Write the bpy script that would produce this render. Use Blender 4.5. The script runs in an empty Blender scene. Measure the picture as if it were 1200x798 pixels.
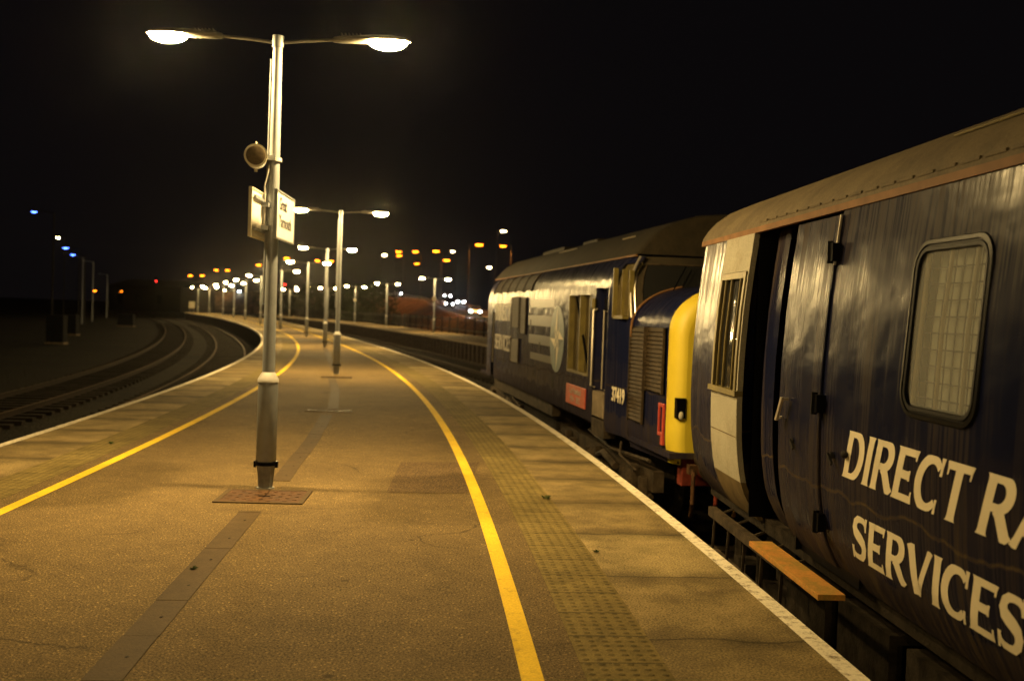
import bpy, math, random
from mathutils import Vector, Matrix
random.seed(7)
PI = math.pi
SC = bpy.context.scene
COL = SC.collection

# ------------------------------------------------------------------ camera
FPX, CAMH, ROLL, HORY = 1200.0, 1.6, math.radians(2.0), 367.3
PITCH = math.atan((399 - HORY) * math.cos(ROLL) / FPX)
_fw = Vector((0, math.cos(PITCH), -math.sin(PITCH)))
_U = Vector((0, math.sin(PITCH), math.cos(PITCH)))
_R = Vector((1, 0, 0))
_r = _R * math.cos(ROLL) + _U * math.sin(ROLL)
_u = -_R * math.sin(ROLL) + _U * math.cos(ROLL)
cam_d = bpy.data.cameras.new('camera')
cam = bpy.data.objects.new('camera', cam_d)
COL.objects.link(cam)
m = Matrix.Identity(4)
for i in range(3):
    m[i][0], m[i][1], m[i][2] = _r[i], _u[i], -_fw[i]
m[0][3], m[1][3], m[2][3] = 0, 0, CAMH
cam.matrix_world = m
cam_d.sensor_width = 36
cam_d.lens = 36 * FPX / 1200
cam_d.clip_start, cam_d.clip_end = 0.05, 3000
cam_d.dof.use_dof = True
cam_d.dof.focus_distance = 6.5
cam_d.dof.aperture_fstop = 2.0
SC.camera = cam

# ------------------------------------------------------------------ night sky
w = bpy.data.worlds.new('World'); SC.world = w; w.use_nodes = True
nt = w.node_tree; bg = nt.nodes['Background']
sky = nt.nodes.new('ShaderNodeTexSky'); sky.sky_type = 'NISHITA'; sky.sun_disc = False
sky.sun_elevation = math.radians(-9); sky.sun_rotation = math.radians(150)
mx = nt.nodes.new('ShaderNodeMix'); mx.data_type = 'RGBA'; mx.inputs['Factor'].default_value = 0.97
nt.links.new(sky.outputs[0], mx.inputs['A']); mx.inputs['B'].default_value = (0.032, 0.026, 0.030, 1)
nt.links.new(mx.outputs['Result'], bg.inputs['Color']); bg.inputs['Strength'].default_value = 0.085
SC.view_settings.view_transform = 'Standard'; SC.view_settings.look = 'None'
SC.view_settings.exposure = 0; SC.view_settings.gamma = 1
try:
    SC.cycles.sample_clamp_indirect = 3.0
    SC.cycles.sample_clamp_direct = 0.0
    SC.cycles.max_bounces = 6; SC.cycles.caustics_reflective = False; SC.cycles.caustics_refractive = False
    SC.cycles.use_denoising = True
except Exception:
    pass

HAZE = 0.00009          # density of the haze added for the lamp halos
LAMP = 2500.0            # radiance of the platform lamp bowls
LAMP_COL = (1.0, 0.69, 0.27)


def at(px, py, Y):       # the point seen at a pixel of the photograph, Y metres ahead
    d = _r * ((px - 600) / FPX) + _u * ((399 - py) / FPX) + _fw
    return Vector((0, 0, CAMH)) + d * (Y / d.y)


# ------------------------------------------------------------------ materials
def nm(name):
    mt = bpy.data.materials.new(name); mt.use_nodes = True
    n = mt.node_tree; b = n.nodes['Principled BSDF']
    return mt, n, b


def nd(n, kind, **kw):
    x = n.nodes.new(kind)
    for k, v in kw.items():
        if k in x.inputs.keys() if hasattr(x.inputs, 'keys') else False:
            x.inputs[k].default_value = v
        else:
            setattr(x, k, v)
    return x


def coords(n, kind='Object', scale=(1, 1, 1), rot=(0, 0, 0)):
    tc = n.nodes.new('ShaderNodeTexCoord'); mp = n.nodes.new('ShaderNodeMapping')
    mp.inputs['Scale'].default_value = scale; mp.inputs['Rotation'].default_value = rot
    n.links.new(tc.outputs[kind], mp.inputs['Vector'])
    return mp.outputs['Vector']


def noise(n, vec, scale, detail=4, rough=0.55):
    t = n.nodes.new('ShaderNodeTexNoise'); t.inputs['Scale'].default_value = scale
    t.inputs['Detail'].default_value = detail; t.inputs['Roughness'].default_value = rough
    n.links.new(vec, t.inputs['Vector'])
    return t.outputs['Fac']


def ramp(n, fac, stops):
    r = n.nodes.new('ShaderNodeValToRGB')
    e = r.color_ramp.elements
    while len(e) < len(stops):
        e.new(0.5)
    for q, (p, c) in zip(e, stops):
        q.position = p
        q.color = (*c, 1) if isinstance(c, tuple) else (c, c, c, 1)
    n.links.new(fac, r.inputs['Fac'])
    return r.outputs['Color']


def mix(n, a, b, fac, mode='MIX'):
    x = n.nodes.new('ShaderNodeMix'); x.data_type = 'RGBA'; x.blend_type = mode
    for s, v in (('A', a), ('B', b)):
        if isinstance(v, tuple):
            x.inputs[s].default_value = (*v, 1)
        else:
            n.links.new(v, x.inputs[s])
    if isinstance(fac, (int, float)):
        x.inputs['Factor'].default_value = fac
    else:
        n.links.new(fac, x.inputs['Factor'])
    return x.outputs['Result']


def math_(n, op, a, b=None, c=None):
    x = n.nodes.new('ShaderNodeMath'); x.operation = op
    for i, v in enumerate((a, b, c)):
        if v is None:
            continue
        if isinstance(v, (int, float)):
            x.inputs[i].default_value = v
        else:
            n.links.new(v, x.inputs[i])
    return x.outputs[0]


def bump(n, b, h, strength=0.3, dist=0.01):
    x = n.nodes.new('ShaderNodeBump'); x.inputs['Strength'].default_value = strength
    x.inputs['Distance'].default_value = dist
    n.links.new(h, x.inputs['Height']); n.links.new(x.outputs[0], b.inputs['Normal'])


def plain(name, col, rough=0.5, metal=0.0, var=0.25, sc=6.0, bmp=0.0):
    mt, n, b = nm(name)
    v = coords(n)
    f = noise(n, v, sc, 5, 0.6)
    lo = tuple(c * (1 - var) for c in col); hi = tuple(min(1, c * (1 + var)) for c in col)
    n.links.new(ramp(n, f, [(0.3, lo), (0.7, hi)]), b.inputs['Base Color'])
    b.inputs['Roughness'].default_value = rough; b.inputs['Metallic'].default_value = metal
    if rough > 0.65: b.inputs['Specular IOR Level'].default_value = 0.08
    if bmp:
        bump(n, b, noise(n, v, sc * 4, 4), bmp, 0.01)
    return mt


def emit(name, col, strength):
    mt, n, b = nm(name)
    n.nodes.remove(b)
    e = n.nodes.new('ShaderNodeEmission'); e.inputs[0].default_value = (*col, 1); e.inputs[1].default_value = strength
    n.links.new(e.outputs[0], n.nodes['Material Output'].inputs['Surface'])
    return mt


def asphalt(name, lo, hi):
    mt, n, b = nm(name)
    v = coords(n)
    big = noise(n, v, 0.45, 4, 0.6)
    mid = noise(n, v, 5, 5, 0.7)
    fine = noise(n, v, 84, 3, 0.8)
    vo = n.nodes.new('ShaderNodeTexVoronoi'); vo.inputs['Scale'].default_value = 95
    n.links.new(v, vo.inputs['Vector'])
    base = ramp(n, big, [(0.3, lo), (0.7, hi)])
    base = mix(n, base, ramp(n, mid, [(0.25, 0.62), (0.75, 1.3)]), 0.6, 'MULTIPLY')
    base = mix(n, base, ramp(n, fine, [(0.36, 0.22), (0.5, 1.0), (0.66, 2.3)]), 0.85, 'MULTIPLY')
    speck = ramp(n, vo.outputs['Color'], [(0.0, 0.6), (0.78, 1.0), (0.93, 2.4)])
    base = mix(n, base, speck, 0.6, 'MULTIPLY')
    # stains and old gum
    st = noise(n, v, 1.6, 6, 0.7)
    base = mix(n, base, tuple(c * 0.45 for c in lo), math_(n, 'MULTIPLY', ramp(n, st, [(0.58, 0.0), (0.72, 1.0)]), 0.35))
    # trodden-in gum and oil spots, and hairline cracks
    sp = n.nodes.new('ShaderNodeTexVoronoi'); sp.inputs['Scale'].default_value = 2.1; sp.inputs['Randomness'].default_value = 1.0
    n.links.new(v, sp.inputs['Vector'])
    spot = ramp(n, sp.outputs['Distance'], [(0.035, 1.0), (0.06, 0.0)])
    base = mix(n, base, tuple(c * 0.35 for c in lo), math_(n, 'MULTIPLY', spot, 0.65))
    ck = n.nodes.new('ShaderNodeTexVoronoi'); ck.feature = 'DISTANCE_TO_EDGE'; ck.inputs['Scale'].default_value = 0.33
    wv = n.nodes.new('ShaderNodeVectorMath'); wv.operation = 'ADD'
    nz = n.nodes.new('ShaderNodeTexNoise'); nz.inputs['Scale'].default_value = 1.3; nz.inputs['Detail'].default_value = 6
    n.links.new(v, nz.inputs['Vector']); n.links.new(v, wv.inputs[0]); n.links.new(nz.outputs['Color'], wv.inputs[1]); n.links.new(wv.outputs[0], ck.inputs['Vector'])
    crack = math_(n, 'MULTIPLY', ramp(n, ck.outputs['Distance'], [(0.0, 1.0), (0.006, 0.0)]), ramp(n, noise(n, v, 0.5, 2), [(0.52, 0.0), (0.6, 1.0)]))
    base = mix(n, base, tuple(c * 0.3 for c in lo), math_(n, 'MULTIPLY', crack, 0.75))
    n.links.new(base, b.inputs['Base Color'])
    b.inputs['Roughness'].default_value = 0.85
    b.inputs['Specular IOR Level'].default_value = 0.1
    bump(n, b, mix(n, fine, vo.outputs['Distance'], 0.4), 0.9, 0.012)
    return mt


M = {}
M['asphalt'] = asphalt('worn_asphalt', (0.096, 0.0655, 0.028), (0.156, 0.108, 0.045))
M['shade_patch'] = asphalt('shaded_asphalt', (0.076, 0.049, 0.023), (0.108, 0.071, 0.033))  # asphalt tone darkened for the shade below the lamp heads
M['road'] = asphalt('road_asphalt', (0.05, 0.05, 0.05), (0.08, 0.08, 0.08))


def coping_mat():
    mt, n, b = nm('coping_slabs')
    uv = coords(n, 'UV'); ob = coords(n)
    sep = n.nodes.new('ShaderNodeSeparateXYZ'); n.links.new(uv, sep.inputs[0])
    wob = math_(n, 'MULTIPLY', noise(n, uv, 1.3, 3), 0.25)
    u = math_(n, 'DIVIDE', math_(n, 'ADD', sep.outputs[0], wob), 1.22)
    cell = math_(n, 'FLOOR', u); fr = math_(n, 'FRACT', u)
    wn = n.nodes.new('ShaderNodeTexWhiteNoise'); wn.noise_dimensions = '1D'; n.links.new(cell, wn.inputs['W'])
    tone = ramp(n, wn.outputs['Value'], [(0.0, (0.14, 0.102, 0.044)), (0.5, (0.21, 0.155, 0.069)), (1.0, (0.28, 0.215, 0.098))])
    stain = ramp(n, noise(n, ob, 2.2, 6, 0.65), [(0.32, 0.45), (0.62, 1.15)])
    base = mix(n, tone, stain, 0.85, 'MULTIPLY')
    d = math_(n, 'ABSOLUTE', math_(n, 'SUBTRACT', fr, 0.5))
    wide = ramp(n, math_(n, 'ADD', d, math_(n, 'MULTIPLY', math_(n, 'SUBTRACT', noise(n, ob, 4, 4), 0.5), 0.35)), [(0.30, 1.0), (0.5, 0.42)])
    base = mix(n, base, wide, 0.8, 'MULTIPLY')
    base = mix(n, base, ramp(n, d, [(0.485, 1.0), (0.497, 0.40)]), 0.8, 'MULTIPLY')
    fine = noise(n, ob, 80, 3, 0.7)
    base = mix(n, base, ramp(n, fine, [(0.35, 0.30), (0.64, 1.8)]), 0.8, 'MULTIPLY')
    n.links.new(base, b.inputs['Base Color']); b.inputs['Roughness'].default_value = 0.85
    b.inputs['Specular IOR Level'].default_value = 0.1
    bump(n, b, fine, 0.5, 0.008)
    return mt


def tactile_mat():
    mt, n, b = nm('tactile_slabs')
    uv = coords(n, 'UV'); ob = coords(n)
    sep = n.nodes.new('ShaderNodeSeparateXYZ'); n.links.new(uv, sep.inputs[0])
    fu = math_(n, 'SUBTRACT', math_(n, 'FRACT', math_(n, 'DIVIDE', sep.outputs[0], 0.0667)), 0.5)
    fv = math_(n, 'SUBTRACT', math_(n, 'FRACT', math_(n, 'DIVIDE', sep.outputs[1], 0.0667)), 0.5)
    r = math_(n, 'SQRT', math_(n, 'ADD', math_(n, 'MULTIPLY', fu, fu), math_(n, 'MULTIPLY', fv, fv)))
    dome = ramp(n, r, [(0.17, 1.0), (0.30, 0.0)])
    slab = math_(n, 'ABSOLUTE', math_(n, 'SUBTRACT', math_(n, 'FRACT', math_(n, 'DIVIDE', sep.outputs[0], 0.4)), 0.5))
    base = ramp(n, noise(n, ob, 1.4, 6, 0.7), [(0.3, (0.108, 0.080, 0.026)), (0.72, (0.190, 0.142, 0.050))])
    base = mix(n, base, (0.035, 0.030, 0.010), math_(n, 'MULTIPLY', ramp(n, noise(n, ob, 7, 6, 0.75), [(0.45, 0.0), (0.7, 1.0)]), 0.6))
    base = mix(n, base, ramp(n, dome, [(0.0, 1.10), (1.0, 0.60)]), 0.9, 'MULTIPLY')  # dome shading painted in as darker dots
    base = mix(n, base, ramp(n, slab, [(0.47, 1.0), (0.493, 0.35)]), 0.9, 'MULTIPLY')
    fine = noise(n, ob, 90, 3, 0.7)
    base = mix(n, base, ramp(n, fine, [(0.33, 0.6), (0.66, 1.4)]), 0.6, 'MULTIPLY')
    n.links.new(base, b.inputs['Base Color']); b.inputs['Roughness'].default_value = 0.9; b.inputs['Specular IOR Level'].default_value = 0.1
    bump(n, b, dome, 0.9, 0.006)
    return mt


def painted(name, col, under, thr=(0.55, 0.75), sc=9, rough=0.8, spec=0.12):
    mt, n, b = nm(name)
    ob = coords(n)
    f = noise(n, ob, sc, 7, 0.75)
    base = mix(n, col, under, ramp(n, f, [(thr[0], 0.0), (thr[1], 1.0)]))
    base = mix(n, base, ramp(n, noise(n, ob, 85, 3, 0.7), [(0.3, 0.68), (0.7, 1.2)]), 0.7, 'MULTIPLY')
    base = mix(n, base, ramp(n, noise(n, ob, 1.7, 5, 0.6), [(0.3, 0.75), (0.7, 1.1)]), 0.7, 'MULTIPLY')
    n.links.new(base, b.inputs['Base Color']); b.inputs['Roughness'].default_value = rough; b.inputs['Specular IOR Level'].default_value = spec
    bump(n, b, noise(n, ob, 90, 3), 0.4, 0.006)
    return mt


M['coping'] = coping_mat()
M['tactile'] = tactile_mat()
M['yellow_line'] = painted('yellow_line_paint', (0.70, 0.47, 0.022), (0.24, 0.155, 0.035), (0.55, 0.78))
M['white_edge'] = painted('white_edge_paint', (0.74, 0.67, 0.52), (0.16, 0.12, 0.07), (0.50, 0.66), 14)
M['brick_wall'] = plain('platform_brick', (0.045, 0.035, 0.028), 0.9, 0, 0.5, 7, 0.5)
M['concrete'] = plain('weathered_concrete', (0.20, 0.16, 0.11), 0.85, 0, 0.35, 5, 0.4)
M['trough'] = painted('concrete_trough_lid', (0.070, 0.045, 0.019), (0.050, 0.033, 0.015), (0.45, 0.75), 8)
M['rust'] = painted('rusty_steel', (0.085, 0.042, 0.018), (0.04, 0.024, 0.014), (0.42, 0.65), 12)
M['rail'] = plain('rail_steel', (0.018, 0.012, 0.008), 0.8, 0, 0.3, 9)
M['railtop'] = plain('worn_rail_top', (0.085, 0.060, 0.036), 0.7, 0.2, 0.15, 9)
M['sleeper'] = plain('sleeper_timber', (0.018, 0.014, 0.010), 0.9, 0, 0.5, 4, 0.4)
M['galv'] = plain('galvanised_grey', (0.235, 0.25, 0.27), 0.5, 0.35, 0.12, 8)
M['galv_cap'] = plain('pale_cap', (0.48, 0.46, 0.42), 0.4, 0.1, 0.08, 8)
M['foot_grey'] = plain('scuffed_foot_grey', (0.19, 0.19, 0.18), 0.6, 0, 0.3, 10)
M['arm_grey'] = plain('weathered_arm_grey', (0.16, 0.15, 0.13), 0.5, 0.3, 0.2, 10)
M['fence_black'] = plain('fence_black', (0.012, 0.011, 0.010), 0.8, 0.0, 0.3, 8)
M['darkmetal'] = plain('dark_metal', (0.03, 0.028, 0.027), 0.7, 0.0, 0.4, 10)
M['under'] = plain('grimy_underframe', (0.022, 0.018, 0.014), 0.7, 0.2, 0.6, 8, 0.5)
M['undertan'] = plain('dusty_underframe', (0.042, 0.031, 0.020), 0.75, 0.1, 0.6, 8, 0.5)
M['black'] = plain('black_rubber', (0.003, 0.003, 0.004), 0.42, 0, 0.2, 8)
M['cream'] = plain('cream_plastic', (0.60, 0.55, 0.40), 0.45, 0, 0.08, 8)
M['sign_face'] = plain('sign_white', (0.78, 0.75, 0.68), 0.35, 0, 0.04, 8)
M['sign_text'] = plain('sign_black', (0.02, 0.02, 0.03), 0.4, 0, 0.1, 8)
M['grille'] = plain('speaker_grille', (0.10, 0.075, 0.045), 0.7, 0.2, 0.3, 40)
M['lamp_glass'] = emit('lit_lamp_bowl', LAMP_COL, LAMP)
M['sodium'] = emit('lit_sodium_lamp', (1.0, 0.20, 0.006), 20)
M['warm_far'] = emit('lit_warm_lamp', (1.0, 0.66, 0.30), 170)
M['blue_far'] = emit('lit_blue_lamp', (0.06, 0.14, 1.0), 16)
M['cold_far'] = emit('lit_cold_lamp', (0.55, 0.80, 1.0), 120)
M['red_far'] = emit('lit_red_lamp', (1.0, 0.03, 0.02), 12)
M['headlight'] = emit('lit_headlight', (0.80, 0.90, 1.0), 900)
M['soil'] = plain('embankment_earth', (0.11, 0.066, 0.033), 0.95, 0, 0.75, 0.5, 0.8)
M['yellow_end'] = None


def ground_mat():
    mt, n, b = nm('yard_ballast')
    v = coords(n)
    big = noise(n, v, 0.16, 6, 0.65); mid = noise(n, v, 2.3, 6, 0.7)
    vo = n.nodes.new('ShaderNodeTexVoronoi'); vo.inputs['Scale'].default_value = 14; n.links.new(v, vo.inputs['Vector'])
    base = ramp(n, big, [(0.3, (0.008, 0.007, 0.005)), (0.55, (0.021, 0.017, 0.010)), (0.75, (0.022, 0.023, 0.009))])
    base = mix(n, base, ramp(n, mid, [(0.3, 0.5), (0.7, 1.6)]), 0.8, 'MULTIPLY')
    base = mix(n, base, ramp(n, vo.outputs['Distance'], [(0.1, 1.4), (0.6, 0.35)]), 0.7, 'MULTIPLY')
    n.links.new(base, b.inputs['Base Color']); b.inputs['Roughness'].default_value = 0.95
    b.inputs['Specular IOR Level'].default_value = 0.15
    bump(n, b, vo.outputs['Distance'], 1.0, 0.05)
    return mt


M['ground'] = ground_mat()


def train_paint(name, col, dirt, amount=0.5, rough=0.20, ripple=0.45, low=True, ior=1.27, spec=0.10):
    """glossy paint with vertical wash streaks and a dusty lower band; local x along, z up from platform level"""
    mt, n, b = nm(name)
    v = coords(n)
    vs = coords(n, 'Object', (7.0, 1.0, 0.35))
    vf = coords(n, 'Object', (52.0, 4.0, 0.7))
    s1 = ramp(n, noise(n, vs, 1.0, 6, 0.65), [(0.42, 0.0), (0.66, 1.0)])
    s2 = ramp(n, noise(n, vf, 1.0, 5, 0.65), [(0.40, 0.06), (0.64, 1.0)])
    big = ramp(n, noise(n, v, 0.9, 4, 0.6), [(0.35, 0.1), (0.65, 1.0)])
    sep = n.nodes.new('ShaderNodeSeparateXYZ'); n.links.new(v, sep.inputs[0])
    d = math_(n, 'MULTIPLY', math_(n, 'MULTIPLY', s1, s2), big)
    d = math_(n, 'MULTIPLY', d, amount)
    top = ramp(n, math_(n, 'DIVIDE', math_(n, 'SUBTRACT', sep.outputs[2], 1.5), 1.0), [(0.0, 0.0), (0.75, 1.0)])
    d = math_(n, 'ADD', d, math_(n, 'MULTIPLY', math_(n, 'MULTIPLY', top, s2), amount * 0.45))
    if low:  # scalloped tide line of dirt along the foot of the body
        wav = math_(n, 'MULTIPLY', noise(n, coords(n, 'Object', (1.6, 1.0, 0.02)), 1.5, 4, 0.5), 0.55)
        hb = math_(n, 'SUBTRACT', sep.outputs[2], wav)
        band = ramp(n, hb, [(0.08, 0.75), (0.125, 0.55), (0.13, 0.0)])
        d = math_(n, 'ADD', d, math_(n, 'MULTIPLY', band, math_(n, 'ADD', math_(n, 'MULTIPLY', s2, 0.45), 0.16)))
        zz = math_(n, 'ADD', sep.outputs[2], math_(n, 'MULTIPLY', sep.outputs[0], 0.012))
        hb2 = math_(n, 'ABSOLUTE', math_(n, 'SUBTRACT', math_(n, 'SUBTRACT', zz, math_(n, 'MULTIPLY', wav, 0.45)), 0.60))
        d = math_(n, 'ADD', d, math_(n, 'MULTIPLY', ramp(n, hb2, [(0.0, 0.95), (0.012, 0.0)]), ramp(n, s2, [(0.2, 0.5), (0.8, 1.0)])))
        hb3 = math_(n, 'SUBTRACT', math_(n, 'SUBTRACT', zz, math_(n, 'MULTIPLY', wav, 0.9)), 0.62)
        d = math_(n, 'ADD', d, math_(n, 'MULTIPLY', ramp(n, hb3, [(0.0, 0.16), (0.17, 0.10), (0.20, 0.0)]), s2))
    d = math_(n, 'MINIMUM', d, 0.9)
    n.links.new(mix(n, col, dirt, d), b.inputs['Base Color'])
    n.links.new(math_(n, 'ADD', math_(n, 'MULTIPLY', d, 0.6), rough), b.inputs['Roughness'])
    n.links.new(math_(n, 'MAXIMUM', math_(n, 'SUBTRACT', spec, math_(n, 'MULTIPLY', d, spec * 2.0)), 0.01), b.inputs['Specular IOR Level'])
    b.inputs['IOR'].default_value = ior
    b.inputs['Coat Weight'].default_value = 0.0
    h = math_(n, 'ADD', noise(n, coords(n, 'Object', (1.0, 1.0, 1.6)), 3.2, 2, 0.4), math_(n, 'MULTIPLY', noise(n, vf, 1.0, 2), 0.02))
    bump(n, b, h, ripple, 0.02)
    return mt


NAVY = (0.0050, 0.0070, 0.026)
M['coach_blue'] = train_paint('coach_navy_paint', NAVY, (0.085, 0.063, 0.037), 0.75)
M['loco_blue'] = train_paint('engine_navy_paint', (0.0065, 0.0095, 0.036), (0.062, 0.046, 0.029), 0.34, 0.24, 0.6, ior=1.16, spec=0.13)
M['letter'] = plain('cream_lettering', (0.74, 0.67, 0.50), 0.45, 0, 0.08, 5)
M['loco_letter'] = plain('dulled_lettering', (0.30, 0.28, 0.24), 0.5, 0, 0.15, 5)
M['coach_white'] = painted('dirty_white_paint', (0.31, 0.29, 0.23), (0.20, 0.17, 0.12), (0.5, 0.8), 3)
M['coach_drab'] = plain('brown_grime', (0.10, 0.072, 0.035), 0.75, 0, 0.4, 5, 0.2)
M['olive'] = plain('olive_yellow_paint', (0.12, 0.092, 0.020), 0.5, 0, 0.3, 6)
M['olive_panel'] = plain('olive_brown_mesh', (0.085, 0.064, 0.020), 0.6, 0, 0.3, 6)
M['roof'] = painted('grimy_roof', (0.125, 0.096, 0.056), (0.065, 0.050, 0.032), (0.42, 0.7), 3)
M['loco_roof'] = painted('engine_roof_grime', (0.036, 0.028, 0.017), (0.018, 0.015, 0.010), (0.4, 0.7), 3)
M['orange_stripe'] = plain('cantrail_orange', (0.16, 0.082, 0.036), 0.7, 0, 0.25, 5)
M['orange_board'] = painted('orange_board_paint', (0.50, 0.22, 0.045), (0.30, 0.19, 0.04), (0.40, 0.6), 9)
M['warn_yellow'] = plain('warning_yellow_paint', (0.60, 0.47, 0.03), 0.55, 0, 0.06, 3)
M['beam_red'] = plain('dirty_red', (0.13, 0.025, 0.015), 0.7, 0, 0.5, 8)
M['red'] = plain('red_paint', (0.42, 0.05, 0.03), 0.45, 0, 0.25, 8)
M['plate_red'] = plain('nameplate_red', (0.48, 0.10, 0.055), 0.45, 0, 0.2, 12)
M['louvre'] = plain('louvre_brown', (0.042, 0.030, 0.018), 0.7, 0.0, 0.35, 8)
M['steel'] = plain('bright_handrail', (0.55, 0.50, 0.42), 0.3, 0.7, 0.1, 8)
M['pale_star'] = plain('pale_blue_emblem', (0.13, 0.19, 0.21), 0.4, 0, 0.15, 6)
M['emblem_dark'] = plain('dark_blue_emblem', (0.05, 0.09, 0.10), 0.4, 0, 0.15, 6)  # darker half of each compass point
M['band'] = plain('faded_band', (0.030, 0.038, 0.040), 0.35, 0, 0.35, 4)
M['interior'] = plain('pale_interior', (0.20, 0.21, 0.17), 0.7, 0, 0.12, 4)
M['leaf'] = plain('dark_leaf', (0.020, 0.026, 0.010), 0.8, 0, 0.5, 10)
M['weed'] = plain('weed_green', (0.045, 0.07, 0.018), 0.7, 0, 0.4, 10)
M['car_dark'] = plain('car_paint', (0.05, 0.05, 0.06), 0.3, 0.3, 0.1, 5)
M['car_silver'] = plain('car_silver', (0.35, 0.36, 0.38), 0.3, 0.4, 0.1, 5)
M['cabinet'] = plain('cabinet_grey', (0.014, 0.014, 0.016), 0.8, 0, 0.2, 5)
mt, n, b = nm('dark_glass'); b.inputs['Base Color'].default_value = (0.012, 0.012, 0.012, 1)
b.inputs['Roughness'].default_value = 0.06; M['glass'] = mt
mt, n, b = nm('window_glass'); b.inputs['Base Color'].default_value = (0.9, 0.92, 0.88, 1)
b.inputs['Roughness'].default_value = 0.05; b.inputs['Alpha'].default_value = 0.22; M['pane'] = mt
M['black'].node_tree.nodes['Principled BSDF'].inputs['Specular IOR Level'].default_value = 0.25
for k_ in ('black', 'darkmetal', 'under'):
    M[k_].node_tree.nodes['Principled BSDF'].inputs['IOR'].default_value = 1.18


# ------------------------------------------------------------------ mesh builder
class MB:
    def __init__(s):
        s.v, s.f, s.uv, s.mi, s.k = [], [], {}, [], 0

    def box(s, a, b, k=None):
        i = len(s.v); (x0, y0, z0), (x1, y1, z1) = a, b
        s.v += [(x0, y0, z0), (x1, y0, z0), (x1, y1, z0), (x0, y1, z0), (x0, y0, z1), (x1, y0, z1), (x1, y1, z1), (x0, y1, z1)]
        for q in ((0, 3, 2, 1), (4, 5, 6, 7), (0, 1, 5, 4), (1, 2, 6, 5), (2, 3, 7, 6), (3, 0, 4, 7)):
            s.face([i + j for j in q], k)
        return s

    def face(s, q, k=None):
        s.f.append(tuple(q)); s.mi.append(s.k if k is None else k)

    def obox(s, c, size, ax):        # oriented box: centre, sizes, 3 axes
        i = len(s.v); c = Vector(c)
        for dz in (-1, 1):
            for dx, dy in ((-1, -1), (1, -1), (1, 1), (-1, 1)):
                s.v.append(tuple(c + ax[0] * dx * size[0] / 2 + ax[1] * dy * size[1] / 2 + ax[2] * dz * size[2] / 2))
        for q in ((0, 3, 2, 1), (4, 5, 6, 7), (0, 1, 5, 4), (1, 2, 6, 5), (2, 3, 7, 6), (3, 0, 4, 7)):
            s.face([i + j for j in q])
        return s

    def tube(s, pts, r, n=12, caps=True, k=None):
        pts = [Vector(p) for p in pts]
        rs = r if isinstance(r, (list, tuple)) else [r] * len(pts)
        rings = []
        for j, p in enumerate(pts):
            t = (pts[min(j + 1, len(pts) - 1)] - pts[max(j - 1, 0)])
            if t.length < 1e-9:
                t = Vector((0, 0, 1))
            t.normalize()
            a = t.orthogonal().normalized() if abs(t.z) > 0.9 else t.cross(Vector((0, 0, 1))).normalized()
            if abs(t.z) > 0.9:
                a = (Vector((1, 0, 0)) - t * t.x).normalized()
            bb = t.cross(a)
            i = len(s.v)
            for q in range(n):
                an = 2 * PI * q / n
                s.v.append(tuple(p + a * math.cos(an) * rs[j] + bb * math.sin(an) * rs[j]))
            rings.append(i)
        for j in range(len(rings) - 1):
            for q in range(n):
                q2 = (q + 1) % n
                s.face((rings[j] + q, rings[j] + q2, rings[j + 1] + q2, rings[j + 1] + q), k)
        if caps:
            s.face([rings[0] + q for q in range(n)][::-1], k); s.face([rings[-1] + q for q in range(n)], k)
        return s

    def ell(s, c, r, nu=14, nv=8, v0=-PI / 2, v1=PI / 2):
        rings = []
        for j in range(nv + 1):
            ph = v0 + (v1 - v0) * j / nv
            i = len(s.v)
            for q in range(nu):
                th = 2 * PI * q / nu
                s.v.append((c[0] + r[0] * math.cos(ph) * math.cos(th), c[1] + r[1] * math.cos(ph) * math.sin(th), c[2] + r[2] * math.sin(ph)))
            rings.append(i)
        for j in range(nv):
            for q in range(nu):
                q2 = (q + 1) % nu
                s.face((rings[j] + q, rings[j] + q2, rings[j + 1] + q2, rings[j + 1] + q))
        return s

    def grid(s, rows, uvs=None, close=False, flip=False):     # rows: list of equal-length point lists
        i0 = len(s.v); nn = len(rows[0])
        for r_, row in enumerate(rows):
            for c_, p in enumerate(row):
                s.v.append(tuple(p))
                if uvs:
                    s.uv[len(s.v) - 1] = uvs[r_][c_]
        for r_ in range(len(rows) - 1):
            for c_ in range(nn - (0 if close else 1)):
                c2 = (c_ + 1) % nn
                q = (i0 + r_ * nn + c_, i0 + r_ * nn + c2, i0 + (r_ + 1) * nn + c2, i0 + (r_ + 1) * nn + c_)
                s.face(q[::-1] if flip else q)
        return s

    def build(s, name, mat, parent=None, smooth=False, loc=None, bevel=0):
        me = bpy.data.meshes.new(name)
        me.from_pydata(s.v, [], s.f)
        mats = mat if isinstance(mat, (list, tuple)) else [mat]
        for x in mats:
            me.materials.append(M[x] if isinstance(x, str) else x)
        me.polygons.foreach_set('material_index', [min(q, len(mats) - 1) for q in s.mi])
        if s.uv:
            ul = me.uv_layers.new(name='UVMap')
            for l in me.loops:
                ul.data[l.index].uv = s.uv.get(l.vertex_index, (0, 0))
        if smooth:
            me.polygons.foreach_set('use_smooth', [True] * len(me.polygons))
            me.set_sharp_from_angle(angle=math.radians(38))
        me.update()
        o = bpy.data.objects.new(name, me); COL.objects.link(o)
        if parent is not None:
            o.parent = parent
        if loc is not None:
            o.location = loc
        if bevel:
            bv = o.modifiers.new('edge', 'BEVEL'); bv.width = bevel; bv.segments = 2; bv.limit_method = 'ANGLE'
        return o


def tag(o, label=None, cat=None, group=None, kind=None):
    if label: o['label'] = label
    if cat: o['category'] = cat
    if group: o['group'] = group
    if kind: o['kind'] = kind
    return o


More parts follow.
